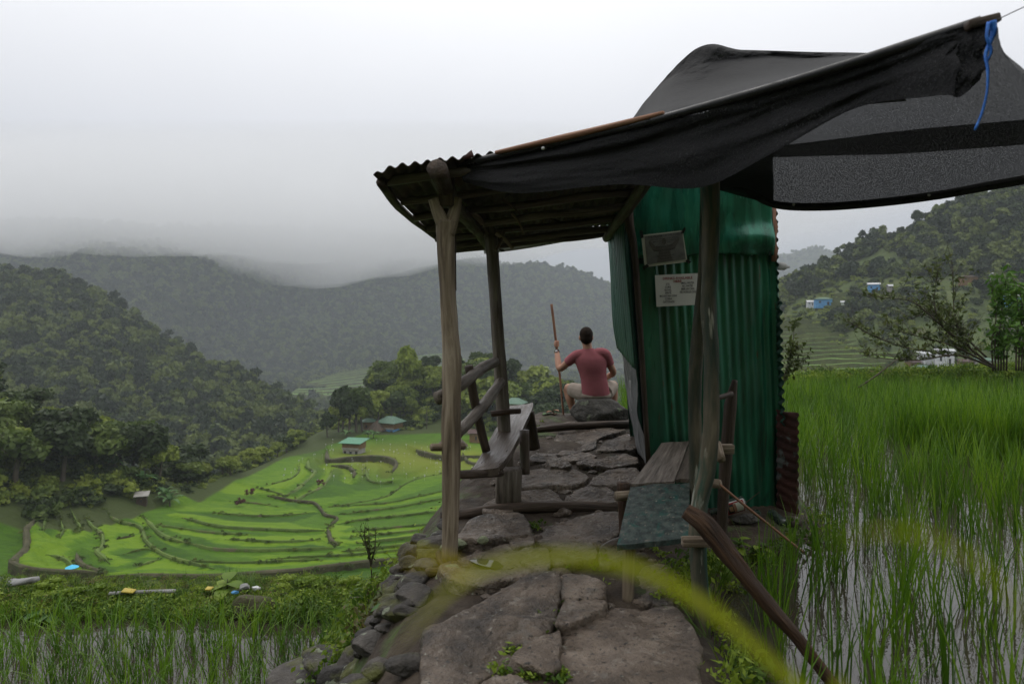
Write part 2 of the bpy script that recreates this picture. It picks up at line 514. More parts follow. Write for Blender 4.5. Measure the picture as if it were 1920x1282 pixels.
MAT['roof_tin'] = pmat('roof_tin', [(0.38, 0.39, 0.41), (0.55, 0.56, 0.58)], scale=1.5, rough=0.5, bump=0.1)
MAT['thatch'] = pmat('thatch', [(0.06, 0.045, 0.035), (0.12, 0.088, 0.066)], scale=3, stretch=(1, 1, 3), rough=0.95, bump=0.6, bdist=0.1)
MAT['house_wood'] = pmat('house_wood', [(0.13, 0.075, 0.035), (0.22, 0.13, 0.06)], scale=2, rough=0.8, bump=0.2)
MAT['house_concrete'] = pmat('house_concrete', [(0.22, 0.21, 0.19), (0.34, 0.32, 0.30)], scale=1.2, rough=0.85, bump=0.2)
MAT['house_blue'] = pmat('house_blue', [(0.06, 0.20, 0.42), (0.10, 0.30, 0.55)], scale=1.2, rough=0.7, bump=0.1)
MAT['house_white'] = pmat('house_white', [(0.45, 0.46, 0.48), (0.60, 0.61, 0.62)], scale=1.2, rough=0.7, bump=0.1)
MAT['opening'] = flat('opening', (0.02, 0.022, 0.025))
MAT['glass_bottle'] = pmat('glass_bottle', [(0.02, 0.03, 0.024), (0.035, 0.05, 0.042)], scale=12, rough=0.3, bump=0.05, spec=0.6)
MAT['tarp_blue'] = flat('tarp_blue', (0.06, 0.45, 0.70))
MAT['tarp_yellow'] = flat('tarp_yellow', (0.42, 0.33, 0.06))
MAT['concrete'] = pmat('concrete', [(0.16, 0.16, 0.155), (0.30, 0.30, 0.30)], scale=2, rough=0.85, bump=0.2)
MAT['blade'] = pmat('blade', [(0.26, 0.30, 0.012), (0.36, 0.38, 0.02)], scale=8, rough=0.5, bump=0, transl=0.45)
MAT['blade_yellow'] = pmat('blade_yellow', [(0.42, 0.36, 0.012), (0.50, 0.40, 0.02)], scale=8, rough=0.5, bump=0, transl=0.45)
MAT['tuft'] = leafmat('tuft', [(0.05, 0.075, 0.015), (0.085, 0.125, 0.022), (0.12, 0.15, 0.03)], objrand=0.8)
MAT['hill'] = pmat('hill', [(0.018, 0.022, 0.009), (0.03, 0.036, 0.014), (0.05, 0.05, 0.02)], scale=0.05, rough=0.95, rvar=0, bump=0)
MAT['hill_grass'] = pmat('hill_grass', [(0.035, 0.05, 0.015), (0.06, 0.085, 0.022), (0.085, 0.10, 0.03)], scale=0.12, rough=0.95, rvar=0, bump=0.8, bscale=0.7, bdist=0.8,
                         spots=[(0.09, 0.6, 0.1, (0.055, 0.042, 0.02))])
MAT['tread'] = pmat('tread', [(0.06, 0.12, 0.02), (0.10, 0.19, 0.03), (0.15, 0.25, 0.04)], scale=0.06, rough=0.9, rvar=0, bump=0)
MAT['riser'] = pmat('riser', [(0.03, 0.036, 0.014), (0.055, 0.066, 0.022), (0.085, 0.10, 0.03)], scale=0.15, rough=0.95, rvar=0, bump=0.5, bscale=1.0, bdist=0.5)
MAT['bund'] = pmat('bund', [(0.055, 0.085, 0.018), (0.09, 0.14, 0.028), (0.13, 0.18, 0.04)], scale=0.25, rough=0.95, bump=0.5, bscale=3, bdist=0.2,
                   spots=[(0.4, 0.58, 0.1, (0.12, 0.10, 0.06))])
MAT['bund_earth'] = pmat('bund_earth', [(0.035, 0.034, 0.016), (0.06, 0.056, 0.028), (0.10, 0.085, 0.05)], scale=0.5, rough=0.95, bump=0.6, bscale=3, bdist=0.2,
                         spots=[(0.5, 0.56, 0.1, (0.05, 0.065, 0.02))])
# ------------------------------------------------------------------ scattering (for what nobody could count)
def source(mb, name, mats):
    """mesh used only as the shape of scattered plants; never placed itself"""
    o = mb.build(name, mats)
    COL.objects.unlink(o)
    return o


def scatter(name, pts, scl, rot, idx, sources, label, cat, kind='stuff'):
    pts = np.asarray(pts, float)
    n = len(pts)
    me = bpy.data.meshes.new(name)
    me.from_pydata(pts.tolist(), [], [])
    a = me.attributes.new('iscale', 'FLOAT_VECTOR', 'POINT')
    scl = np.asarray(scl, float)
    if scl.ndim == 1:
        scl = np.repeat(scl[:, None], 3, 1)
    a.data.foreach_set('vector', scl.astype(np.float32).ravel())
    a = me.attributes.new('irot', 'FLOAT_VECTOR', 'POINT')
    a.data.foreach_set('vector', np.asarray(rot, np.float32).ravel())
    a = me.attributes.new('iidx', 'INT', 'POINT')
    a.data.foreach_set('value', np.asarray(idx, np.int32))
    o = bpy.data.objects.new(name, me)
    COL.objects.link(o)
    tag(o, label, cat, None, kind)
    ng = bpy.data.node_groups.new(name, 'GeometryNodeTree')
    ng.interface.new_socket('Geometry', in_out='INPUT', socket_type='NodeSocketGeometry')
    ng.interface.new_socket('Geometry', in_out='OUTPUT', socket_type='NodeSocketGeometry')
    N, L = ng.nodes, ng.links
    gi, go = N.new('NodeGroupInput'), N.new('NodeGroupOutput')
    m2p = N.new('GeometryNodeMeshToPoints')
    L.new(gi.outputs[0], m2p.inputs['Mesh'])
    jn = N.new('GeometryNodeJoinGeometry')
    for s in reversed(sources):
        oi = N.new('GeometryNodeObjectInfo')
        oi.inputs['Object'].default_value = s
        oi.inputs['As Instance'].default_value = False
        g2i = N.new('GeometryNodeGeometryToInstance')
        L.new(oi.outputs['Geometry'], g2i.inputs[0])
        L.new(g2i.outputs[0], jn.inputs[0])
    iop = N.new('GeometryNodeInstanceOnPoints')
    L.new(m2p.outputs[0], iop.inputs['Points'])
    L.new(jn.outputs[0], iop.inputs['Instance'])
    iop.inputs['Pick Instance'].default_value = True

    def attr(nm, dt):
        x = N.new('GeometryNodeInputNamedAttribute')
        x.data_type = dt
        x.inputs['Name'].default_value = nm
        return x.outputs['Attribute']
    L.new(attr('iidx', 'INT'), iop.inputs['Instance Index'])
    L.new(attr('iscale', 'FLOAT_VECTOR'), iop.inputs['Scale'])
    e2r = N.new('FunctionNodeEulerToRotation')
    L.new(attr('irot', 'FLOAT_VECTOR'), e2r.inputs[0])
    L.new(e2r.outputs[0], iop.inputs['Rotation'])
    L.new(iop.outputs[0], go.inputs[0])
    md = o.modifiers.new('scatter', 'NODES')
    md.node_group = ng
    return o


# ------------------------------------------------------------------ the lie of the land close by
def zpath(y):
    return np.interp(y, [-4, 2, 5.4, 5.8, 7.5, 8.7, 9.3], [0, 0, 0, 0.05, 0.33, 0.40, 0.25])


def xl_path(y):
    return np.interp(y, [0, 3, 4.5, 5.6, 6.2, 7, 8, 9], [-0.60, -0.46, -0.52, -0.46, -0.36, -0.2, 0.05, 0.4])


def xr_path(y):
    return np.interp(y, [0, 3, 4.2, 5.0, 5.5, 7.6, 8.4, 9], [0.72, 0.82, 0.98, 1.6, 2.5, 2.55, 2.2, 2.0])


def xb_field(y):
    return 1.9 + (y - 8.4) * 0.19


WATER_R, WATER_L = -0.17, -1.96


def zground(x, y):
    x, y = np.asarray(x, float), np.asarray(y, float)
    low = np.interp(y, [-4, 7.9, 8.15, 8.8, 9.2, 12, 20.5, 25, 45], [-2.1, -2.1, -1.93, -1.97, -2.5, -6.0, -6.2, -11, -19.5])
    zp = zpath(y)
    fade = smooth((9.6 - y) / 0.9)
    tl = np.clip((xl_path(y) - x) / np.interp(y, [0, 4, 6, 8], [1.3, 1.5, 1.9, 1.6]), 0, 1)
    zl = zp + (low - zp) * (0.35 * tl + 0.65 * smooth(tl))
    z = low + (zl - low) * fade
    tr = smooth((x - xr_path(y)) / 0.55)
    zp = zp - 0.15 * smooth((x - 1.12) / 0.22) * smooth((y - 4.3) / 0.6) * smooth((8.6 - y) / 0.5)
    z = np.where((x > xl_path(y)) & (y < 9.2), zp * (1 - tr) + (-0.36) * tr, z)
    # flooded field on the right with its bunds
    xb = np.where(y > 8.6, xb_field(y), xr_path(y))
    infield = smooth((x - xb + 0.15) / 0.3)
    bund = np.exp(-((x - xb) / 0.32) ** 2) * 0.36 * smooth((y - 8.2) / 0.6)
    zf = -0.36 + bund
    yb = 17.4 + 0.06 * (x - 8)
    far = smooth((y - yb) / 0.8)
    zf = zf * (1 - far) + far * (-0.14 + 0.04 * np.clip(x - 6, 0, 8))
    dropf = smooth((y - yb - 1.6) / 3.0)
    zf = zf + dropf * (np.interp(y, [18, 24, 45], [-2, -9, -20]) - 0.05)
    z = np.where(y > 8.6, z * (1 - infield) + zf * infield, z)
    z = z + 0.03 * fbm(np.stack([x * 2.2, y * 2.2, x * 0], -1), 3, 5)
    return z


def hit(px, py, zf, d0=2.0, d1=30, n=600):
    d = np.linspace(d0, d1, n)
    q = P(px, py, 1)
    x, z = q[0] * d, CAMZ + (q[2] - CAMZ) * d
    below = z < zf(x, d)
    k = int(np.argmax(below)) if below.any() else n - 1
    return np.array((x[k], d[k], float(zf(x[k], d[k]))))


xs = np.arange(-15, 27.01, 0.16)
ys = np.concatenate([np.arange(-3, 10, 0.13), np.arange(10, 26.2, 0.3)])
X, Y = np.meshgrid(xs, ys)
mb = MB().grid(np.stack([X, Y, zground(X, Y)], -1))
g = mb.build('ground', [MAT['soil'], MAT['bank']], kind='structure')
cc = np.array([p.center[:] for p in g.data.polygons])
_low = (cc[:, 0] < xl_path(cc[:, 1]) - 0.35) | (cc[:, 1] > 8.8)
g.data.polygons.foreach_set('material_index', _low.astype(np.int32))


def water(name, x0, x1, y0, y1, z, left=None):
    m = bpy.data.materials.new(name)
    m.use_nodes = True
    N, L = m.node_tree.nodes, m.node_tree.links
    b = N['Principled BSDF']
    b.inputs['Base Color'].default_value = (0.045, 0.038, 0.028, 1)
    b.inputs['Roughness'].default_value = 0.03
    b.inputs['Specular IOR Level'].default_value = 0.5
    t = N.new('ShaderNodeTexCoord')
    n1 = N.new('ShaderNodeTexNoise')
    n1.inputs['Scale'].default_value = 9
    n1.inputs['Detail'].default_value = 3
    L.new(t.outputs['Object'], n1.inputs['Vector'])
    bp = N.new('ShaderNodeBump')
    bp.inputs['Strength'].default_value = 0.12
    bp.inputs['Distance'].default_value = 0.02
    L.new(n1.outputs['Fac'], bp.inputs['Height'])
    L.new(bp.outputs[0], b.inputs['Normal'])
    nx, ny = 12, 40
    gx, gy = np.meshgrid(np.linspace(0, 1, nx), np.linspace(y0, y1, ny))
    xa = np.full_like(gy, x0) if left is None else np.maximum(x0, left(gy))
    gx = xa + (x1 - xa) * gx
    return MB().grid(np.stack([gx, gy, gx * 0 + z], -1)).build(name, m, kind='structure')


water('paddy_water', 0.6, 26.5, 0.5, 18.0, WATER_R, left=lambda y: np.where(y > 8.6, xb_field(y) - 0.05, 0.6))
water('paddy_water', -14.8, -0.9, 3.0, 8.3, WATER_L)

# ------------------------------------------------------------------ valley with rice terraces
def zvalley0(x, y):
    x, y = np.asarray(x, float), np.asarray(y, float)
    z = np.interp(y, [20, 30, 45, 60, 80, 98, 146, 165, 205, 235], [-9, -14, -19.6, -21, -23, -24.8, -26.3, -26.2, -28, -52])
    rav = smooth((-45.5 - x) / 26) * smooth((y - 97) / 14)
    z = z - 32 * rav
    hill = np.clip(-(x + 47 + np.clip((92 - y) * 0.35, -2, 12)), 0, 46) * 0.42
    z = z + hill * smooth((y - 66) / 16) * (1 - smooth((y - 108) / 22))
    z = z + 13 * np.exp(-((x + 20) / 27) ** 2 - ((y - 200) / 20) ** 2)
    z = z + 0.9 * fbm(np.stack([x / 26, y / 26, x * 0], -1), 3, 11)
    return z


# field edges as they lie in the photograph: (points, wall height, width, earthy)
FIELD_EDGES = [
    ([(613, 847), (616, 866), (651, 863), (694, 860), (729, 863), (743, 874), (735, 890)], 2.0, 1.0, 1),
    ([(621, 874), (651, 877), (664, 887), (662, 898)], 1.0, 0.8, 1),
    ([(686, 877), (690, 898), (710, 906), (735, 904)], 0.6, 0.6, 0),
    ([(578, 862), (578, 877), (590, 885), (586, 893), (556, 920), (529, 933)], 0.8, 0.8, 0),
    ([(626, 879), (613, 904), (602, 915), (570, 931), (548, 942)], 0.6, 0.7, 0),
    ([(832, 888), (759, 909), (719, 934), (651, 947), (605, 953)], 0.5, 0.35, 0),
    ([(500, 930), (548, 940), (575, 942), (594, 947), (610, 966), (632, 974), (613, 990)], 0.7, 0.5, 1),
    ([(614, 989), (620, 1013), (635, 1024)], 0.7, 0.5, 1),
    ([(632, 983), (700, 973), (770, 966), (860, 957)], 0.45, 0.3, 0),
    ([(659, 998), (740, 990), (860, 978)], 0.4, 0.3, 0),
    ([(668, 1019), (760, 1010), (870, 1001)], 0.5, 0.3, 0),
    ([(640, 965), (720, 955), (800, 941), (900, 925)], 0.4, 0.3, 0),
    ([(640, 1034), (730, 1027), (880, 1016)], 0.5, 0.35, 0),
    ([(345, 972), (400, 986), (519, 995), (609, 995)], 0.6, 0.5, 0),
    ([(400, 962), (480, 968), (590, 960)], 0.4, 0.35, 0),
    ([(352, 1019), (400, 1031), (489, 1033), (579, 1031), (632, 1028)], 0.5, 0.35, 0),
    ([(420, 1012), (520, 1017), (600, 1012)], 0.4, 0.4, 0),
    ([(194, 1086), (320, 1086), (417, 1085), (549, 1076), (609, 1068), (698, 1058), (817, 1049), (900, 1040)], 1.2, 0.8, 1),
    ([(64, 983), (49, 1001), (48, 1037), (24, 1064), (54, 1079), (119, 1085), (194, 1086)], 2.2, 0.8, 1),
    ([(92, 957), (83, 983), (80, 1000)], 0.6, 0.35, 0),
    ([(113, 965), (118, 995), (112, 1010)], 0.6, 0.35, 0),
    ([(131, 951), (149, 986), (146, 1001)], 0.6, 0.4, 0),
    ([(161, 969), (173, 989), (191, 1004), (191, 1028), (182, 1037), (206, 1058)], 0.7, 0.55, 0),
    ([(200, 957), (226, 980), (262, 989), (274, 1016), (310, 1043), (402, 1067)], 0.6, 0.5, 0),
    ([(208, 1013), (259, 1003)], 0.2, 0.3, 1),
    ([(143, 1037), (149, 1058), (179, 1073), (191, 1077)], 0.8, 0.7, 1),
    ([(268, 969), (298, 1001), (352, 1019)], 0.7, 0.7, 0),
    ([(253, 1064), (304, 1046)], 0.3, 0.4, 0),
    ([(430, 940), (470, 943), (520, 950)], 0.3, 0.4, 0),
    ([(640, 950), (720, 944), (790, 930), (880, 908)], 0.3, 0.25, 0),
    ([(655, 1008), (740, 1000), (870, 990)], 0.3, 0.25, 0),
    ([(500, 1048), (620, 1044), (720, 1036), (860, 1026)], 0.4, 0.25, 0),
    ([(330, 1052), (430, 1056), (520, 1054), (620, 1048)], 0.35, 0.25, 0),
    ([(280, 985), (330, 990), (400, 1000), (470, 1004)], 0.35, 0.3, 0),
    ([(480, 915), (520, 925), (540, 935)], 0.4, 0.35, 0),
    ([(560, 870), (560, 885), (540, 900), (500, 912)], 0.4, 0.35, 0),
    ([(90, 1040), (120, 1050), (140, 1066)], 0.5, 0.4, 0),
    ([(230, 1040), (262, 1032), (290, 1030)], 0.25, 0.25, 0),
    ([(780, 846), (800, 853), (832, 860), (900, 858)], 1.8, 0.9, 1),
    ([(867, 850), (880, 868), (910, 872)], 1.0, 0.7, 1),
]
EDGE_XY = []
for pts, h, w, er in FIELD_EDGES:
    q = np.array([hit(a, b, zvalley0, 40, 175, 900) for a, b in pts])
    EDGE_XY.append(catmull(q, 8 * (len(q) - 1) + 1) if len(q) > 2 else catmull(q, 10))


def edge_field(x, y):
    """signed distance to the nearest field edge, its index"""
    best = np.full(x.shape, 1e9)
    sgn = np.zeros(x.shape)
    who = np.zeros(x.shape, int)
    for k, c in enumerate(EDGE_XY):
        for i in range(len(c) - 1):
            a, b = c[i, :2], c[i + 1, :2]
            ab = b - a
            L2 = ab @ ab + 1e-9
            t = np.clip(((x - a[0]) * ab[0] + (y - a[1]) * ab[1]) / L2, 0, 1)
            dx, dy = x - a[0] - t * ab[0], y - a[1] - t * ab[1]
            d = dx * dx + dy * dy
            m = d < best
            best[m] = d[m]
            s = np.sign(ab[0] * dy - ab[1] * dx)
            sgn[m] = s[m]
            who[m] = k
    return np.sqrt(best), sgn, who


vx = np.arange(-112, 62, 0.62)
vy = np.concatenate([np.arange(22, 56, 1.2), np.arange(56, 172, 0.62), np.arange(172, 238, 1.5)])
VX, VY = np.meshgrid(vx, vy)
VZ = zvalley0(VX, VY)
ed, es, ew = edge_field(VX, VY)
eh = np.array([f[1] for f in FIELD_EDGES])[ew]
VZ = VZ + 0.36 * eh * es * np.exp(-ed / 6.0) * smooth(ed / 0.5)
_hillside = (VX < -47) & (VY > 76) | (VX < -62 - 0.3 * (76 - VY)) | (VY > 163) | (VX < -45) & (VY > 98) | (VY < 52)
mb = MB().grid(np.stack([VX, VY, VZ], -1))

# rice field material: greens that change from field to field
rnd = np.random.default_rng(3)
sidecol = rnd.uniform(0, 1, (len(FIELD_EDGES), 2))
fcol = np.where(es > 0, sidecol[ew, 1], sidecol[ew, 0])
fcol = 0.40 + (fcol - 0.5) * 0.9 * np.exp(-ed / 16)
fcol = fcol + 0.10 * fbm(np.stack([VX / 9, VY / 9, VX * 0], -1), 3, 21)
yel = np.exp(-(((VX + 18) / 20) ** 2 + ((VY - 136) / 17) ** 2) ** 2)
m = bpy.data.materials.new('rice_field')
m.use_nodes = True
N, L = m.node_tree.nodes, m.node_tree.links
b = N['Principled BSDF']
b.inputs['Roughness'].default_value = 0.85
b.inputs['Specular IOR Level'].default_value = 0.15
a = N.new('ShaderNodeAttribute')
a.attribute_name = 'field'
sp = N.new('ShaderNodeSeparateColor')
L.new(a.outputs['Color'], sp.inputs[0])
t = N.new('ShaderNodeTexCoord')
n1 = N.new('ShaderNodeTexNoise')
n1.inputs['Scale'].default_value = 1.1
n1.inputs['Detail'].default_value = 8
n1.inputs['Roughness'].default_value = 0.7
mp = N.new('ShaderNodeMapping')
mp.inputs['Scale'].default_value = (0.45, 1.0, 1)
L.new(t.outputs['Object'], mp.inputs[0])
L.new(mp.outputs[0], n1.inputs['Vector'])
ad = N.new('ShaderNodeMath')
ad.operation = 'MULTIPLY_ADD'
L.new(n1.outputs['Fac'], ad.inputs[0])
ad.inputs[1].default_value = 1.1
sb_ = N.new('ShaderNodeMath')
sb_.operation = 'SUBTRACT'
L.new(sp.outputs[0], sb_.inputs[0])
sb_.inputs[1].default_value = 0.26
L.new(sb_.outputs[0], ad.inputs[2])
rp = N.new('ShaderNodeValToRGB')
els = rp.color_ramp.elements
els[0].position, els[0].color = 0.3, (0.030, 0.074, 0.006, 1)
els[1].position, els[1].color = 1.15 / 1.2, (0.112, 0.192, 0.010, 1)
e = els.new(0.7)
e.color = (0.064, 0.136, 0.007, 1)
L.new(ad.outputs[0], rp.inputs[0])
mx = N.new('ShaderNodeMix')
mx.data_type = 'RGBA'
L.new(sp.outputs[1], mx.inputs['Factor'])
L.new(rp.outputs[0], mx.inputs['A'])
mx.inputs['B'].default_value = (0.145, 0.168, 0.016, 1)
mx2 = N.new('ShaderNodeMix')
mx2.data_type = 'RGBA'
L.new(sp.outputs[2], mx2.inputs['Factor'])
L.new(mx.outputs['Result'], mx2.inputs['A'])
mx2.inputs['B'].default_value = (0.045, 0.06, 0.018, 1)
L.new(mx2.outputs['Result'], b.inputs['Base Color'])
bp = N.new('ShaderNodeBump')
bp.inputs['Strength'].default_value = 0.5
bp.inputs['Distance'].default_value = 0.35
n2 = N.new('ShaderNodeTexNoise')
n2.inputs['Scale'].default_value = 3.5
n2.inputs['Detail'].default_value = 5
L.new(mp.outputs[0], n2.inputs['Vector'])
L.new(n2.outputs['Fac'], bp.inputs['Height'])
L.new(bp.outputs[0], b.inputs['Normal'])
terr = mb.build('rice_terraces', m, kind='structure')
ca = terr.data.color_attributes.new('field', 'FLOAT_COLOR', 'POINT')
rgba = np.stack([np.clip(fcol, 0, 1), np.clip(yel * 0.8, 0, 1), _hillside * 1.0, np.ones_like(fcol)], -1)
ca.data.foreach_set('color', rgba.astype(np.float32).ravel())


def zvalley(x, y):
    i = np.clip(np.searchsorted(vx, x), 1, len(vx) - 1)
    j = np.clip(np.searchsorted(vy, y), 1, len(vy) - 1)
    return VZ[j, i]


# bunds: the raised lip of every field, each its own piece
for (pts, h, w, er), c in zip(FIELD_EDGES, EDGE_XY):
    n = len(c)
    tg = np.gradient(c[:, :2], axis=0)
    tg /= np.linalg.norm(tg, axis=1)[:, None] + 1e-9
    nr = np.stack([-tg[:, 1], tg[:, 0]], 1)
    wob = 1 + 0.35 * fbm(np.stack([c[:, 0] / 2, c[:, 1] / 2, c[:, 0] * 0], -1), 2, 4)
    endt = np.clip(np.minimum(np.arange(n), np.arange(n)[::-1]) / 4.0, 0.15, 1)
    rows = []
    for off, dz in ((-1.15, -h - 0.4), (-0.8, -0.04), (-0.35, 0.10), (0.3, 0.11), (0.8, 0.0), (1.3, -0.3)):
        xy = c[:, :2] + nr * (off * w * 0.42 * wob * endt)[:, None]
        base = np.array([zvalley0(p[0], p[1]) for p in c]) + 0.36 * h * 0.9
        rows.append(np.column_stack([xy, base - 0.25 * (1 - endt) + dz * (0.7 + 0.3 * wob)]))
    edge_split(MB().grid(np.stack(rows, 0), flip=True).build('bund', MAT['bund_earth' if er else 'bund'], parent=terr), 28)

# the wide valley floor behind everything
gx, gy = np.meshgrid(np.linspace(-3000, 3000, 40), np.linspace(-400, 4000, 40))
MB().grid(np.stack([gx, gy, gx * 0 - 78], -1)).build('valley_floor', MAT['hill'], kind='structure')


# unseen slope added behind the viewer to cut skylight on camera-facing fronts
gx, gy = np.meshgrid(np.linspace(-90, 90, 60), np.linspace(-3.2, -75, 40))
gz = 0.2 + 0.85 * np.clip(-3.2 - gy, 0, None) + 1.5 * fbm(np.stack([gx / 9, gy / 9, gx * 0], -1), 4, 61) * smooth((-3.5 - gy) / 6) - 0.9 * np.clip(np.abs(gx) - 40, 0, None)
gz = np.where(gy > -6, np.minimum(gz, np.where(gx < -1.5, -1.0, gz)), gz)
MB().grid(np.stack([gx, gy, gz], -1), flip=False).build('hillside', MAT['hill_grass'], kind='structure')


# ------------------------------------------------------------------ hills
def farther(rails, k):
    return [[(a, b, d * k) for a, b, d in r] for r in rails]


def loft(rails, nu, nv):
    """surface through rails of (px, py, d)"""
    rs = [catmull(np.array([P(*q) for q in r]), nu) for r in rails]
    rs = np.stack(rs, 0)
    out = np.zeros((nv, nu, 3))
    for k in range(nu):
        out[:, k] = catmull(rs[:, k], nv)
    return out


def hillmesh(name, rails, nu, nv, amp, freq, seed, back=90, mat='hill'):
    top = rails[0]
    s = loft(rails, nu, nv)
    p = s.copy()
    nz = fbm(np.stack([s[..., 0] * freq, s[..., 1] * freq, s[..., 2] * freq], -1), 4, seed)
    v = np.linspace(0, 1, nv)[:, None]
    k = smooth(v * 4) * 0.85 + 0.15
    p[..., 2] += amp * nz * k
    p[..., 1] += amp * 0.8 * fbm(np.stack([s[..., 0] * freq * 1.5 + 9, s[..., 2] * freq, s[..., 1] * 0], -1), 3, seed + 5) * k
    bk = p[0].copy()
    bk[:, 1] += back
    bk[:, 2] -= back * 0.55
    bk2 = bk.copy()
    bk2[:, 1] += back
    bk2[:, 2] = -80
    full = np.concatenate([bk2[None], bk[None], p], 0)
    MB().grid(full, flip=True).build(name, MAT[mat], kind='structure')
    return p


def on_surface(s, n, seed, keep=None):
    """random points on a lofted surface, even by area"""
    r = np.random.default_rng(seed)
    a, b = s.shape[:2]
    e1 = s[1:, :-1] - s[:-1, :-1]
    e2 = s[:-1, 1:] - s[:-1, :-1]
    ar = np.linalg.norm(np.cross(e1, e2), axis=-1).ravel()
    f = r.choice(len(ar), n, p=ar / ar.sum())
    i, j = f // (b - 1), f % (b - 1)
    u, v = r.uniform(0, 1, n)[:, None], r.uniform(0, 1, n)[:, None]
    p = (s[i, j] * (1 - u) + s[i + 1, j] * u) * (1 - v) + (s[i, j + 1] * (1 - u) + s[i + 1, j + 1] * u) * v
    if keep is not None:
        px = CX + p[:, 0] / p[:, 1] * FPX
        py = HY - (p[:, 2] - CAMZ) / p[:, 1] * FPX
        p = p[keep(px, py, p)]
    return p


M1 = hillmesh('forested_hill', [
    [(-700, 480, 470), (-300, 490, 440), (0, 512, 410), (60, 517, 405), (120, 528, 400), (200, 566, 390), (300, 632, 372), (400, 692, 350), (480, 722, 330), (560, 762, 305), (625, 800, 285), (680, 850, 265)],
    [(-700, 620, 360), (-300, 640, 340), (0, 660, 318), (60, 668, 312), (120, 690, 305), (200, 715, 298), (300, 765, 288), (400, 800, 275), (480, 825, 265), (560, 850, 255), (625, 860, 248), (680, 880, 245)],
    [(-700, 830, 255), (-300, 840, 240), (0, 850, 225), (60, 865, 222), (120, 880, 218), (200, 910, 213), (300, 955, 207), (400, 965, 206), (480, 940, 212), (560, 905, 224), (625, 890, 232), (680, 890, 238)],
], 110, 60, 7, 1 / 55, 1)
M2 = hillmesh('misty_mountain', farther([
    [(-700, 395, 800), (-200, 402, 760), (0, 410, 720), (200, 418, 700), (400, 428, 740), (600, 432, 820), (800, 448, 920), (880, 478, 930), (960, 500, 930), (1010, 493, 930), (1060, 502, 930), (1110, 518, 920), (1160, 535, 900), (1300, 570, 900), (1520, 610, 900)],
    [(-700, 560, 580), (-200, 555, 570), (0, 545, 560), (150, 535, 545), (280, 552, 525), (390, 600, 560), (450, 610, 640), (540, 570, 690), (650, 550, 730), (800, 570, 770), (950, 580, 790), (1050, 590, 790), (1160, 610, 780), (1300, 640, 780), (1520, 670, 780)],
    [(-700, 700, 490), (-200, 700, 485), (0, 690, 480), (180, 655, 468), (320, 645, 458), (420, 690, 490), (490, 715, 530), (560, 705, 555), (680, 670, 590), (830, 660, 630), (960, 670, 650), (1050, 675, 650), (1160, 690, 650), (1300, 710, 650), (1520, 750, 650)],
    [(-700, 850, 420), (-200, 850, 420), (0, 850, 420), (200, 820, 405), (350, 795, 395), (450, 790, 398), (540, 785, 410), (620, 775, 430), (700, 768, 455), (830, 765, 480), (960, 770, 500), (1050, 775, 500), (1160, 782, 500), (1300, 800, 500), (1520, 820, 500)],
], 1.8), 170, 110, 40, 1 / 210, 2, back=110)
M4 = hillmesh('village_hill', [
    [(1330, 640, 345), (1420, 575, 338), (1480, 535, 330), (1560, 498, 325), (1640, 455, 315), (1700, 432, 305), (1760, 405, 297), (1820, 378, 285), (1920, 352, 270), (2150, 310, 260), (2500, 290, 250)],
    [(1330, 680, 300), (1420, 620, 295), (1480, 585, 285), (1560, 565, 278), (1640, 545, 268), (1700, 535, 258), (1760, 525, 250), (1820, 515, 243), (1920, 500, 235), (2150, 470, 228), (2500, 450, 222)],
    [(1330, 740, 250), (1420, 690, 245), (1480, 668, 236), (1560, 655, 228), (1640, 645, 220), (1700, 642, 215), (1760, 640, 210), (1820, 635, 205), (1920, 625, 198), (2150, 610, 190), (2500, 600, 185)],
    [(1330, 830, 200), (1420, 800, 195), (1480, 790, 185), (1560, 780, 180), (1640, 775, 175), (1700, 772, 172), (1760, 770, 170), (1820, 765, 168), (1920, 760, 165), (2150, 750, 160), (2500, 740, 155)],
], 90, 55, 5, 1 / 45, 3, mat='hill_grass')
M5 = hillmesh('distant_ridge', farther([
    [(1150, 540, 1500), (1300, 510, 1500), (1420, 480, 1500), (1480, 476, 1500), (1530, 466, 1500), (1580, 474, 1500), (1700, 450, 1500), (2000, 440, 1500)],
    [(1150, 600, 1300), (1300, 590, 1300), (1420, 570, 1300), (1480, 568, 1300), (1530, 560, 1300), (1580, 565, 1300), (1700, 560, 1300), (2000, 550, 1300)],
    [(1150, 660, 1100), (1300, 660, 1100), (1420, 660, 1100), (1480, 660, 1100), (1530, 660, 1100), (1580, 660, 1100), (1700, 660, 1100), (2000, 660, 1100)],
], 1.5), 60, 20, 22, 1 / 240, 4)


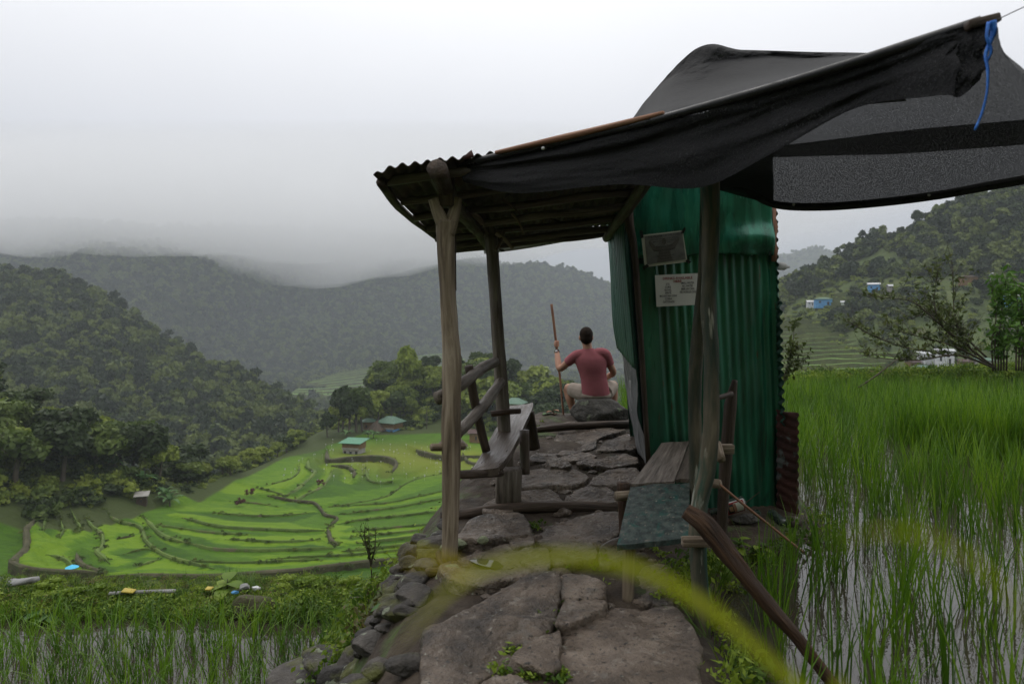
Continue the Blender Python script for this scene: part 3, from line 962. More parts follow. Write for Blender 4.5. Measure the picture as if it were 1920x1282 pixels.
# stepped hillside fields: every step a tread and a wall
def stairs(name, lower, upper, n, seed):
    a = catmull(np.array([P(*q) for q in lower]), 40)
    b = catmull(np.array([P(*q) for q in upper]), 40)
    root = thing(name, (0, 0, 0), None, None)
    root['kind'] = 'structure'
    r = np.random.default_rng(seed)
    t = np.linspace(0, 1, n + 1)
    for k in range(n):
        w = 0.25 * fbm(np.stack([np.arange(40) * 0.16, np.full(40, k * 3.1), np.zeros(40)], -1), 2, seed) / n
        w2 = 0.25 * fbm(np.stack([np.arange(40) * 0.16, np.full(40, (k + 1) * 3.1), np.zeros(40)], -1), 2, seed) / n
        p0 = a + (b - a) * (t[k] + w)[:, None]
        p1 = a + (b - a) * (t[k + 1] + w2)[:, None]
        top = p0.copy()
        top[:, 2] = p1[:, 2]
        top[:, 1] += 0.25 * (p1[:, 1] - p0[:, 1])
        back = p1.copy()
        s0, s1 = sorted(r.choice(np.arange(0, 9), 2, replace=False)) if r.random() < 0.4 else (0, 0)
        sl = slice(int(s0), 40 - int(r.integers(0, 8)))
        mb = MB()
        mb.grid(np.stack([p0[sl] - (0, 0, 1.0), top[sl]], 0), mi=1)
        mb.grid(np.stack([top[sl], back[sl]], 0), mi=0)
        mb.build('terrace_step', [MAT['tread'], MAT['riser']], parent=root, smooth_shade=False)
    return root


stairs('hillside_terraces', farther([[(520, 752, 395), (600, 760, 402), (700, 762, 412), (800, 756, 430), (880, 752, 445)]], 1.62)[0],
       farther([[(600, 705, 470), (680, 690, 500), (750, 674, 530), (810, 664, 552), (880, 658, 566)]], 1.62)[0], 11, 1)
stairs('hillside_terraces', [(1440, 712, 194), (1520, 705, 192), (1600, 700, 190), (1700, 700, 188)],
       [(1440, 604, 258), (1520, 600, 252), (1600, 596, 246), (1720, 592, 238)], 13, 2)
stairs('hillside_terraces', [(1560, 590, 250), (1650, 582, 243), (1740, 578, 236), (1820, 574, 230)],
       [(1560, 552, 274), (1650, 542, 264), (1740, 536, 252), (1820, 530, 246)], 5, 3)


# ------------------------------------------------------------------ leaf clump shapes
def leaf_quads(mb, centres, size, r, flat=0.35, mi=0, out=None, long=1.0):
    """many small leaf faces; 'out' = the way each leaf tends to face"""
    n = len(centres)
    nrm = r.normal(size=(n, 3))
    nrm /= np.linalg.norm(nrm, axis=1)[:, None]
    if out is not None:
        nrm = nrm * (1 - flat) + out * flat
    nrm[:, 2] = np.abs(nrm[:, 2])
    nrm /= np.linalg.norm(nrm, axis=1)[:, None] + 1e-9
    ref = r.normal(size=(n, 3))
    u = np.cross(nrm, ref)
    u /= np.linalg.norm(u, axis=1)[:, None] + 1e-9
    v = np.cross(nrm, u)
    s = (size * r.uniform(0.6, 1.4, n))[:, None]
    q = np.stack([centres - u * s * 0.5 * long, centres + v * s * 0.32, centres + u * s * 0.55 * long, centres - v * s * 0.32], 1)
    idx = np.arange(n * 4).reshape(n, 4)
    mb.add(q.reshape(-1, 3), idx.tolist(), None, mi)
    return mb


def crown(r, n, size, rx=1.0, rz=0.75, zc=0.8, lobes=9, core=True, mi=0):
    """uneven crown of leaf clumps inside a unit-ish volume"""
    mb = MB()
    lc, lr = [], []
    for k in range(lobes):
        a = r.uniform(0, 2 * math.pi)
        rad = math.sqrt(r.uniform(0, 1)) * 0.72 * rx
        z = zc + rz * r.uniform(-0.55, 0.75) * (1 - 0.45 * rad / rx)
        lc.append((rad * math.cos(a), rad * math.sin(a), z))
        lr.append(r.uniform(0.26, 0.50) * rx)
    lc, lr = np.array(lc), np.array(lr)
    k = r.choice(lobes, n, p=lr ** 2 / (lr ** 2).sum())
    d = r.normal(size=(n, 3))
    d[:, 2] += 0.35
    d /= np.linalg.norm(d, axis=1)[:, None]
    rr = lr[k] * r.uniform(0.55, 1.1, n) ** 0.6
    c = lc[k] + d * rr[:, None] * np.array((1, 1, 0.75))
    leaf_quads(mb, c, size, r, 0.45, mi, d)
    if core:
        for i in range(lobes):
            bm = bmesh.new()
            bmesh.ops.create_icosphere(bm, subdivisions=1, radius=lr[i] * 0.66)
            V = np.array([v.co[:] for v in bm.verts]) * (1, 1, 0.75) + lc[i]
            F = [[v.index for v in f.verts] for f in bm.faces]
            bm.free()
            mb.add(V, F, None, mi)
    return mb


r_ = np.random.default_rng(12)
FOREST = []
for k in range(6):
    FOREST.append(source(crown(r_, 260, 0.30, 1.0, 0.8, 0.55, lobes=int(r_.integers(5, 10))), 'forest_crown_shape', MAT['leaf_forest']))
BUSHY = []
for k in range(4):
    BUSHY.append(source(crown(r_, 200, 0.26, 1.0, 0.6, 0.45, lobes=7), 'bush_shape', MAT['leaf_wood']))

TUFT = [source(crown(r_, 70, 0.34, 1.0, 0.5, 0.35, lobes=5, core=False), 'tuft_shape', MAT['tuft']) for k in range(2)]


def forest(name, s, n, size, seed, label, keep=None, sources=FOREST, lift=0.0, exp=1.0):
    p = on_surface(s, n, seed, keep)
    r = np.random.default_rng(seed + 50)
    sc = size[0] + (size[1] - size[0]) * r.uniform(0, 1, len(p)) ** 1.6
    S = np.stack([sc, sc, sc * r.uniform(0.8, 1.35, len(p))], 1)
    rot = np.zeros((len(p), 3))
    rot[:, 2] = r.uniform(0, 6.28, len(p))
    p = p + np.array((0, 0, lift))
    return scatter(name, p, S, rot, r.integers(0, len(sources), len(p)), sources, label, 'forest')


def not_terrace3(px, py, p):
    lo = np.interp(px, [560, 620, 700, 830, 900], [735, 712, 690, 662, 655])
    hi = np.interp(px, [540, 650, 900], [752, 768, 762])
    return ~((px > 560) & (px < 900) & (py > lo) & (py < hi))


forest('forest', M1, 11000, (1.7, 5.6), 1, 'dense green forest covering the near ridge')
forest('forest', M2, 30000, (4.0, 9.5), 2, 'hazy forest covering the mountain under the cloud', keep=not_terrace3)
fx, fy = np.meshgrid(np.linspace(-420, 420, 12), np.linspace(260, 1000, 12))
forest('forest', np.stack([fx, fy, fx * 0 - 79], -1), 9000, (4.0, 8.0), 6, 'trees on the floor of the far valley')
forest('forest', M5, 6000, (5, 8), 3, 'faint forest on the distant ridge')


def m4_keep(px, py, p):
    z = fbm(np.stack([p[:, 0] / 30, p[:, 1] / 30, p[:, 2] / 30], -1), 2, 9)
    top = np.interp(px, [1440, 1600, 1750, 1920], [560, 520, 520, 520])
    return (py < top) & (z > -0.5) | (z > 0.35) & (np.random.default_rng(1).random(len(px)) < 0.25)


forest('forest', M4, 5200, (2.2, 4.6), 4, 'trees covering the top of the village hill', keep=m4_keep)
forest('shrubbery', M4, 5000, (0.7, 1.7), 5, 'low bushes between the fields of the village hill', keep=lambda px, py, p: (py > 500) & (np.random.default_rng(2).random(len(px)) < 0.8), sources=BUSHY)

# ragged grass along every bund
r_ = np.random.default_rng(55)
gp = []
for (pts, h, w, er), c in zip(FIELD_EDGES, EDGE_XY):
    L_ = np.linalg.norm(np.diff(c[:, :2], axis=0), axis=1).sum()
    for _ in range(int(L_ * 2.2)):
        i = r_.integers(0, len(c) - 1)
        q = c[i] + (c[i + 1] - c[i]) * r_.random()
        q = q + np.array((r_.normal() * 0.45 * w, r_.normal() * 0.45 * w, 0))
        q[2] = float(zvalley0(q[0], q[1])) + 0.36 * h * 0.8 - 0.05 - r_.random() * 0.3 * h
        gp.append(q)
gp = np.array(gp)
rot = np.zeros((len(gp), 3))
rot[:, 2] = r_.uniform(0, 6.28, len(gp))
scatter('bund_grass', gp, 0.12 + 0.34 * r_.random(len(gp)) ** 2.5, rot, r_.integers(0, 2, len(gp)), TUFT, 'tufts of grass along the edges of the rice terraces', 'grass')

# undergrowth on the ravine edge, the left slope and the knoll
r_ = np.random.default_rng(77)
q = r_.uniform((-110, 52), (12, 225), (10500, 2))
zz = zvalley(q[:, 0], q[:, 1])
px = CX + q[:, 0] / q[:, 1] * FPX
inravine = (q[:, 0] < -47.0) & (q[:, 1] > 98)
inleft = (q[:, 0] < -64 - 0.3 * (76 - q[:, 1])) & (q[:, 1] < 80) | (q[:, 0] < -49 - np.clip((96 - q[:, 1]) * 0.3, 0, 14)) & (q[:, 1] > 79)
inknoll = (q[:, 1] > 172 + 5 * np.sin(q[:, 0] * 0.3)) & (q[:, 0] > -48)
kp = inravine | inleft | inknoll
q, zz = q[kp], zz[kp]
sc = r_.uniform(0.8, 2.2, len(q)) * np.where((q[:, 0] < -45) & (q[:, 1] > 97), 0.5, 1.0)
rot = np.zeros((len(q), 3))
rot[:, 2] = r_.uniform(0, 6.28, len(q))
scatter('undergrowth', np.column_stack([q, zz - 0.2]), np.stack([sc, sc, sc * r_.uniform(0.6, 1.1, len(q))], 1), rot, r_.integers(0, 4, len(q)), BUSHY,
        'tangled undergrowth on the slopes around the rice terraces', 'undergrowth')
# ------------------------------------------------------------------ stone path
path = thing('stone_path', (0, 4, 0), None, None)
path['kind'] = 'structure'


def stone_piece(outline_px, parent, seed, lift=0.035, thick=0.28, rough=0.018, mat='stone', tilt=(0, 0), water_dip=None, name='stone'):
    w = []
    for a, b in outline_px:
        d = 3.0
        for _ in range(12):
            d = (CAMZ - (float(zpath(d)) + lift)) * FPX / (b - HY)
        w.append(P(a, b, d))
    NS = 88 if seed in (1, 2) else 60
    w = catmull(np.array(w), NS, closed=True)
    c = w.mean(0)
    w[:, :2] = c[:2] + (w[:, :2] - c[:2]) * 1.035
    ang = np.arange(NS) * 40.0 / NS
    w[:, :2] += (w[:, :2] - c[:2]) * (0.05 * fbm(np.stack([ang * 0.5, ang * 0 + seed, ang * 0], -1), 4, seed, 0.6))[:, None]
    S_ = np.concatenate([np.linspace(0, 0.9, 30 if seed in (1, 2) else 16), [0.95, 0.98, 0.995, 1.0, 1.0, 0.985, 0.95]])
    D_ = np.concatenate([np.zeros(30 if seed in (1, 2) else 16), [-0.002, -0.007, -0.018, -0.04, -0.075, -0.13, -thick]])
    V = []
    for s, dz in zip(S_, D_):
        p = c + (w - c) * s
        p[:, 2] = zpath(p[:, 1]) + lift + dz + tilt[0] * (p[:, 0] - c[0]) + tilt[1] * (p[:, 1] - c[1])
        q3 = np.stack([p[:, 0], p[:, 1], p[:, 0] * 0 + seed], -1)
        f1 = fbm(q3 * (3.2, 3.2, 1), 4, seed)
        p[:, 2] += rough * f1
        f2 = fbm(q3 * (5.0, 5.0, 1) + 7, 3, seed + 9)
        p[:, 2] += 0.010 * (np.floor(f2 * 3.0) / 3.0) + 0.004 * fbm(q3 * (22, 22, 1), 3, seed + 3)     # split layers and chips
        if dz < -0.03:
            p[:, :2] += 0.022 * np.stack([fbm(np.stack([p[:, 0] * 9, p[:, 1] * 9, p[:, 2] * 9], -1), 3, seed + 5), fbm(np.stack([p[:, 0] * 9, p[:, 1] * 9, p[:, 2] * 9], -1), 3, seed + 6)], 1)
        V.append(p)
    V = np.array(V)
    if water_dip is not None:
        for (a, b, rad, dep) in water_dip:
            q = P(a, b, (CAMZ - lift) * FPX / (b - HY))
            dd = ((V[..., 0] - q[0]) / rad[0]) ** 2 + ((V[..., 1] - q[1]) / rad[1]) ** 2
            V[..., 2] -= dep * np.exp(-dd ** 2)
    V = np.concatenate([V, V[:, :1]], 1)
    mb = MB().grid(V, flip=True)
    return mb.build(name, MAT[mat], parent=parent)


STONES = [
    [(796, 1189), (836, 1162), (899, 1128), (996, 1081), (1043, 1093), (1040, 1128), (1028, 1181), (955, 1228), (883, 1269), (836, 1300), (799, 1300)],
    [(1056, 1197), (1072, 1172), (1119, 1146), (1131, 1131), (1197, 1131), (1263, 1140), (1288, 1172), (1304, 1206), (1312, 1272), (1300, 1330), (1103, 1310), (1053, 1237)],
    [(1043, 1165), (1065, 1118), (1115, 1114), (1136, 1126), (1115, 1147), (1072, 1168), (1050, 1172)],
    [(962, 1240), (981, 1212), (1043, 1187), (1052, 1197), (1049, 1234), (1052, 1252), (1015, 1258)],
    [(1053, 1076), (1093, 1071), (1134, 1094), (1126, 1112), (1059, 1112)],
    [(830, 1055), (883, 1037), (955, 1018), (1000, 1016), (1010, 1060), (987, 1080), (899, 1098), (836, 1084)],
    [(855, 1005), (890, 971), (955, 960), (984, 968), (994, 990), (955, 1006), (899, 1015)],
    [(1006, 999), (1037, 980), (1081, 968), (1166, 961), (1170, 983), (1150, 1005), (1097, 1016), (1037, 1020)],
    [(1034, 1030), (1062, 1019), (1106, 1020), (1120, 1033), (1112, 1046), (1040, 1058)],
    [(955, 1015), (981, 1001), (1000, 1006), (999, 1019), (974, 1029)],
    [(971, 1036), (993, 1024), (1024, 1028), (1031, 1064), (1012, 1072)],
    [(1018, 1083), (1034, 1070), (1048, 1074), (1049, 1090)],
    [(890, 1300), (930, 1262), (975, 1262), (1000, 1300)],
    [(966, 890), (990, 874), (1045, 872), (1090, 878), (1100, 898), (1060, 916), (990, 916), (968, 905)],
    [(1108, 905), (1135, 877), (1190, 872), (1197, 900), (1150, 910)],
    [(978, 938), (981, 920), (1031, 919), (1053, 934), (1040, 942)],
    [(1063, 930), (1090, 912), (1134, 912), (1158, 928), (1157, 942), (1068, 942)],
    [(988, 862), (1003, 839), (1040, 838), (1043, 848), (1022, 858)],
    [(1047, 849), (1055, 839), (1098, 829), (1116, 834), (1114, 845), (1093, 852), (1061, 853)],
    [(1029, 836), (1048, 816), (1080, 808), (1151, 806), (1167, 811), (1122, 820), (1112, 827), (1066, 835)],
    [(1084, 862), (1122, 848), (1180, 834), (1196, 860), (1135, 868), (1098, 869)],
    [(1122, 835), (1141, 822), (1180, 813), (1190, 828)],
    [(1026, 858), (1041, 854), (1066, 860), (1068, 869), (1034, 872)],
    [(1165, 1000), (1215, 985), (1235, 1010), (1180, 1025)],
    [(1125, 1022), (1165, 1008), (1175, 1040), (1130, 1060)],
    [(1195, 1075), (1235, 1060), (1275, 1080), (1270, 1118), (1210, 1122)],
    [(905, 945), (935, 930), (960, 935), (958, 953), (915, 960)],
]
for k, s in enumerate(STONES):
    big = k in (0, 1)
    stone_piece(s, path, k + 1, lift=[0.05, 0.035, 0.065, 0.045][k % 4] + (0.03 if k == 4 else 0), rough=0.026 if big else 0.02,
                tilt=(0.05 * math.sin(k * 2.1), 0.04 * math.cos(k * 1.7)), water_dip=[(905, 1050, (0.16, 0.10), 0.03), (950, 1060, (0.14, 0.08), 0.03)] if k == 5 else None)
# puddle lying in the hollow of the edge stone
pm = bpy.data.materials.new('puddle')
pm.use_nodes = True
b = pm.node_tree.nodes['Principled BSDF']
b.inputs['Base Color'].default_value = (0.05, 0.045, 0.04, 1)
b.inputs['Roughness'].default_value = 0.02
pp = []
for a, b_ in [(880, 1048), (905, 1044), (925, 1048), (950, 1044), (966, 1050), (964, 1064), (940, 1068), (915, 1062), (893, 1056)]:
    pp.append(P(a, b_, (CAMZ - 0.016) * FPX / (b_ - HY)))
pp = catmull(np.array(pp), 30, closed=True)
MB().add(np.vstack([pp.mean(0), pp]), [(0, k + 1, (k + 1) % 30 + 1) for k in range(30)]).build('puddle', pm, kind='structure')


def rock(name, c, size, seed, mat='wallstone', parent=None, flatness=0.0, **kw):
    bm = bmesh.new()
    bmesh.ops.create_icosphere(bm, subdivisions=4, radius=1)
    V = np.array([v.co[:] for v in bm.verts])
    F = [[v.index for v in f.verts] for f in bm.faces]
    bm.free()
    r = np.random.default_rng(seed)
    for _ in range(14):                                   # broken faces
        n = r.normal(size=3)
        n /= np.linalg.norm(n)
        k = r.uniform(0.62, 0.9)
        d = V @ n - k
        V = V - np.outer(np.clip(d, 0, None), n) * 0.92
    if flatness:
        V[:, 2] = np.where(V[:, 2] > 1 - flatness, 1 - flatness + (V[:, 2] - 1 + flatness) * 0.1, V[:, 2])
    V = V * (1 + 0.06 * fbm(V * 2.2 + seed, 4, seed)[:, None])
    a = r.uniform(0, 3.14)
    V = V * np.asarray(size)
    V = V @ np.array(((math.cos(a), -math.sin(a), 0), (math.sin(a), math.cos(a), 0), (0, 0, 1))).T if kw.pop('spin', False) else V
    return MB().add(V + np.asarray(c), F).build(name, MAT[mat], parent=parent, origin=None if parent else np.asarray(c) - (0, 0, size[2]), **kw)


# small stones in the joints, each a stone of the path
r_ = np.random.default_rng(5)
for k in range(150):
    y = r_.uniform(3.1, 7.5)
    x = r_.uniform(xl_path(y) + 0.2, min(float(xr_path(y)), 0.95))
    s = r_.uniform(0.018, 0.06)
    rock('stone', (x, y, float(zpath(y)) + 0.0), (s * 1.3, s, s * 0.8), 100 + k, 'stone', parent=path)

# dry stone wall that holds the path on its valley side
wall = thing('retaining_wall', (-0.8, 4.2, -1.2), 'dry stone retaining wall with pale lichen below the path edge', 'wall')
WS = [(762, 1150, 4.9, .24, .14), (738, 1178, 4.9, .30, .17), (722, 1212, 4.6, .23, .16), (690, 1238, 4.55, .25, .15), (742, 1240, 4.3, .20, .16), (706, 1268, 4.2, .22, .15),
      (800, 1146, 4.75, .16, .10), (776, 1200, 4.3, .18, .14), (760, 1268, 4.0, .20, .16), (655, 1272, 4.4, .24, .12), (805, 1112, 4.75, .15, .14), (842, 1092, 4.5, .16, .17),
      (828, 1128, 4.5, .14, .13), (872, 1108, 4.35, .20, .10), (640, 1240, 4.9, .34, .09), (595, 1262, 5.0, .36, .08), (780, 1120, 5.1, .18, .10), (835, 1060, 4.75, .12, .11), (812, 1230, 3.9, .14, .20), (790, 1280, 3.6, .16, .2)]
for k, (a, b_, d, s, h) in enumerate(WS):
    rock('stone', P(a, b_, d), (s, s * 0.8, h), 300 + k, parent=wall, flatness=0.25 if k in (0, 1, 14, 15) else 0)
for k in range(40):
    y = r_.uniform(3.2, 5.6)
    x = float(xl_path(y)) - r_.uniform(0.02, 0.5)
    s = r_.uniform(0.05, 0.12)
    rock('stone', (x, y, float(zground(x, y)) + 0.02), (s * 1.3, s, s * 0.6), 400 + k, parent=wall, spin=True)
# lichen cushions on the edge stones
for k, (a, b_, d, s) in enumerate([(850, 1085, 4.32, .11), (875, 1112, 4.25, .09), (845, 1118, 4.3, .10), (842, 1030, 4.72, .07), (862, 1020, 4.72, .05), (905, 1012, 4.7, .04)]):
    rock('lichen_cushion', P(a, b_, d), (s, s * 0.7, s * 0.8), 500 + k, 'lichen', parent=wall)

# boulder the man sits on
rock('boulder', P(1126, 764, 8.15) + (0, 0, -0.03), (0.37, 0.30, 0.19), 61, 'boulder', flatness=0.32, label='dark rough boulder at the end of the path with the man sitting on it', cat='boulder')
rock('flat_rock', P(1120, 795, 8.0), (0.42, 0.22, 0.04), 62, 'stone', flatness=0.4, label='flat pale rock slab at the foot of the dark boulder', cat='rock')


def log(name, pts, rad, mat, label, cat='log', seed=0, jit=0.10, seg=12, **kw):
    pts = np.array(pts)
    return MB().tube(pts, rad, seg, jit=jit, seed=seed, n=kw.pop('n', 18)).build(name, MAT[mat], origin=pts[0], label=label, cat=cat, **kw)


log('step_log', [P(826, 971, 5.5), P(880, 963, 5.55), P(960, 953, 5.6), P(1060, 950, 5.65), P(1168, 953, 5.7)], [.052, .05, .048, .05, .055], 'wood_dark',
    'long dark log laid across the path under the near end of the plank bench', seed=1)
log('step_log', [P(1003, 806, 7.55), P(1060, 800, 7.55), P(1120, 797, 7.6), P(1180, 796, 7.65)], [.035, .045, .045, .048], 'wood_dark',
    'slender dark log laid across the path in front of the boulder', seed=2)
log('edge_stick', [P(1126, 1034, 4.7), P(1150, 1020, 4.75), P(1172, 1012, 4.8)], [.03, .034, .03], 'wood_plank', 'short weathered branch lying by the mottled bench', 'stick', seed=3)
log('edge_stub', [P(822, 1035, 4.55), P(828, 1052, 4.5), P(845, 1070, 4.45)], [.022, .03, .034], 'wood_dark', 'forked dark root stub sticking out beside the forked post foot', 'stub', seed=4)
log('edge_stub', [P(800, 1073, 4.35), P(822, 1072, 4.4), P(850, 1068, 4.5)], [.03, .032, .03], 'wood_dark', 'short sawn log end poking out below the path edge', 'log', seed=5)
# ------------------------------------------------------------------ shelter: posts, roof, rails and the tin cabin
hut = thing('wayside_shelter', (0.6, 5.6, 0), 'rough open shelter of forked posts and corrugated roof joined to a green tin cabin', 'shelter')


def roofz(x, y):
    return 2.556 + 0.10 * (x + 0.85) - 0.072 * (y - 4.25)


def roof_sheet(x0, x1, lift, seed, jag=0.0):
    pitch = 0.078
    nx = int((x1 - x0) / pitch * 8) + 1
    u = np.linspace(x0, x1, nx)
    v = np.linspace(0, 1, 15)
    U, Vv = np.meshgrid(u, v)
    s = (U + 0.85) / 1.95
    y0 = 4.24 - 0.12 * s + jag * fbm(np.stack([U * 5, U * 0, U * 0 + seed], -1), 2, seed)
    y1 = 7.30 - 0.36 * s
    x = U + Vv * (0.2 - 0.28 * s)
    y = y0 + (y1 - y0) * Vv
    z = roofz(x, y) + lift + 0.0125 * np.sin(U / pitch * 2 * math.pi) + 0.012 * fbm(np.stack([x * 1.5, y * 1.2, x * 0 + seed], -1), 2, seed)
    z -= 0.05 * np.exp(-((U + 0.87) / 0.10) ** 2)
    return np.stack([x, y, z], -1)


roof = solidify(MB().grid(roof_sheet(-0.86, 0.12, 0.0, 1, 0.03)).build('roof', MAT['tin_dark'], parent=hut), 0.004)
solidify(MB().grid(roof_sheet(-0.02, 1.10, 0.012, 2, 0.05)).build('roof_sheet', MAT['tin_dark'], parent=roof), 0.004)
# bent rusty flake on the front edge
MB().poly([P(866, 296, 4.2), P(884, 281, 4.2), P(889, 293, 4.2), P(876, 299, 4.2)], 0.01, (0, 1, 0)).build('roof_flake', MAT['rust'], parent=roof)
# poles under the roof
for k, (y, x0, x1, r) in enumerate([(4.40, -0.83, 1.0, .032), (4.95, -0.80, 1.0, .03), (5.45, -0.78, 1.0, .034), (5.95, -0.74, 1.0, .034), (6.40, -0.72, 1.0, .032), (6.85, -0.70, 1.0, .034), (7.12, -0.62, .98, .03)]):
    xs_ = np.linspace(x0, x1, 6)
    pts = np.stack([xs_, y - 0.10 * (xs_ + 0.8) + 0.02 * np.sin(xs_ * 5 + k), roofz(xs_, y) - 0.055 + 0.008 * np.sin(xs_ * 7 + k * 2)], 1)
    MB().tube(pts, [r, r * 0.9, r * 1.05, r], 9, jit=0.10, seed=20 + k, n=22).build('purlin', MAT['wood_grey'] if k % 2 else MAT['wood_plank'], parent=hut)
# main beam in the forks
MB().tube([(-0.455, 4.13, 2.515), (-0.42, 4.8, 2.43), (-0.30, 6.0, 2.38), (-0.22, 6.95, 2.31)], [.062, .052, .05, .045], 12, jit=0.12, seed=31, n=26).build('beam', MAT['wood_dark'], parent=hut)
MB().tube([(0.93, 4.2, 2.60), (0.95, 5.6, 2.52), (0.97, 7.0, 2.44)], [.045, .05, .045], 10, jit=0.1, seed=32).build('beam', MAT['wood_dark'], parent=hut)
MB().tube([P(713, 342, 4.35), P(760, 400, 5.3), P(840, 462, 7.1)], [.03, .028, .025], 8, jit=0.1, seed=33).build('rafter', MAT['wood_dark'], parent=hut)
# loose sticks tied under the roof
for k, (a, b_, r, m_) in enumerate([((930, 437, 6.0), (962, 466, 6.0), .022, 'wood_pale'), ((944, 436, 6.05), (930, 470, 5.9), .018, 'wood_pale'), ((960, 400, 5.8), (982, 438, 5.8), .012, 'wood_pale'),
                                    ((877, 397, 5.6), (903, 420, 5.9), .04, 'wood_pale'), ((905, 420, 5.9), (888, 438, 5.8), .02, 'wood_grey'), ((940, 374, 5.2), (975, 402, 5.4), .009, 'wood_dark'), ((990, 396, 6.3), (1062, 422, 6.4), .006, 'wood_dark')]):
    p0, p1 = P(*a), P(*b_)
    MB().tube([p0, (p0 + p1) / 2 + (0.01, 0, 0.008), p1], [r, r * 0.9, r * 0.8], 8, jit=0.12, seed=40 + k).build('tie_stick', MAT[m_], parent=hut)
# metal flashing along the back edge of the roof
f0, f1 = [], []
for t in np.linspace(0, 1, 12):
    a, d = 905 + 233 * t, 7.34 - 0.38 * t
    f0.append(P(a, 459 - 30 * t + 1.2 * math.sin(9 * t), d))
    f1.append(P(a + 3, 476 - 33 * t + 1.5 * math.sin(6 * t), d + 0.01))
solidify(MB().grid(np.stack([np.array(f0), np.array(f1)], 0)).build('flashing', MAT['flashing'], parent=hut), 0.003)

# forked post: trunk and two prongs grown together
mb = MB()
mb.tube([P(838, 415, 4.5), P(836, 455, 4.5), P(840, 560, 4.5), P(847, 680, 4.5), P(846, 780, 4.5), P(846, 900, 4.5), P(843, 1052, 4.5)], [.072, .058, .054, .062, .066, .062, .052], 16, jit=0.09, seed=51, n=50)
mb.tube([P(840, 440, 4.5), P(824, 405, 4.49), P(812, 373, 4.48)], [.055, .042, .033], 12, jit=0.08, seed=52, n=14)
mb.tube([P(838, 440, 4.5), P(850, 405, 4.51), P(858, 372, 4.52)], [.055, .042, .033], 12, jit=0.08, seed=53, n=14)
mb.build('post', MAT['wood_pale'], parent=hut)
MB().box(P(838, 352, 4.5), (0.10, 0.08, 0.26), bev=0.01, seed=3, jit=0.006).build('packing_block', MAT['wood_dark'], parent=hut)
MB().tube([P(853, 440, 4.6), P(853, 500, 4.6), P(854, 545, 4.6)], [.010, .010, .008], 6, seed=54).build('batten', MAT['wood_dark'], parent=hut)
# second post
mb = MB()
mb.tube([P(921, 440, 6.1), P(929, 560, 6.1), P(937, 680, 6.1), P(944, 780, 6.1), P(950, 880, 6.1), P(952, 946, 6.1)], [.056, .055, .058, .06, .064, .07], 16, jit=0.08, seed=55, n=44)
mb.tube([P(922, 450, 6.1), P(918, 415, 6.1), P(922, 386, 6.1)], [.05, .036, .03], 10, jit=0.1, seed=56, n=10)
mb.tube([P(922, 450, 6.1), P(905, 425, 6.08), P(893, 404, 6.06)], [.045, .03, .024], 10, jit=0.1, seed=57, n=10)
mb.build('post', MAT['wood_grey'], parent=hut)
# railing between the two posts
MB().tube([P(820, 747, 4.56), P(850, 731, 4.68), P(880, 708, 5.1), P(905, 690, 5.6), P(928, 678, 6.0)], [.045, .043, .042, .047, .043], 12, jit=0.18, seed=58, n=26).build('rail', MAT['wood_grey'], parent=hut)
MB().tube([P(858, 813, 4.6), P(880, 790, 4.95), P(905, 762, 5.4), P(930, 728, 5.9), P(938, 716, 6.05)], [.040, .039, .042, .043, .048], 12, jit=0.2, seed=59, n=26).build('rail', MAT['wood_grey'], parent=hut)
MB().tube([P(879, 686, 5.25), P(888, 740, 5.3), P(898, 790, 5.35), P(912, 845, 5.4)], [.034, .036, .036, .034], 10, jit=0.06, seed=60).build('brace', MAT['wood_dark'], parent=hut)
MB().tube([P(809, 838, 4.45), P(830, 838, 4.5), P(870, 836, 4.6)], [.024, .025, .024], 10, jit=0.08, seed=61).build('peg', MAT['wood_pale'], parent=hut)
MB().tube([P(921, 776, 6.0), P(950, 772, 6.0), P(975, 770, 6.05)], [.026, .026, .025], 8, jit=0.08, seed=62).build('peg', MAT['wood_red'], parent=hut)
# front post with its bend, a thinner one behind
MB().tube([P(1329, 318, 3.75), P(1333, 420, 3.75), P(1329, 560, 3.75), P(1335, 690, 3.75), P(1334, 790, 3.75), P(1326, 880, 3.75), P(1314, 935, 3.75), P(1308, 1000, 3.72), P(1314, 1120, 3.68), P(1322, 1290, 3.66)],
          [.052, .046, .042, .042, .043, .047, .047, .046, .045, .046], 16, jit=0.16, seed=63, n=64).build('post', MAT['wood_green'], parent=hut)
MB().tube([P(1326, 330, 4.6), P(1322, 500, 4.6), P(1310, 620, 4.6), P(1303, 720, 4.6), P(1304, 850, 4.6), P(1308, 1000, 4.6)], [.045, .045, .046, .045, .045, .045], 12, jit=0.06, seed=64, n=36).build('post', MAT['wood_green'], parent=hut)
MB().tube([P(1378, 712, 4.9), P(1370, 760, 4.9), P(1362, 850, 4.9), P(1355, 960, 4.9), P(1352, 1030, 4.9)], [.018, .045, .042, .04, .04], 9, jit=0.10, seed=65, n=24).build('stake', MAT['wood_dark'], parent=hut)
MB().tube([P(1340, 748, 4.75), P(1372, 738, 4.85)], [.018, .02], 8, seed=66).build('peg', MAT['wood_dark'], parent=hut)

# --- tin cabin, front side
DF = 6.0


def wallpt(u, v, d=DF):
    """u 0..1 across the front from its left edge, v 0..1 down from the eave; the cabin leans"""
    xl, xr = 1166 + (1214 - 1166) * v, 1452 + (1471 - 1452) * v
    return P(xl + (xr - xl) * u, 335 + (962 - 335) * v, d)


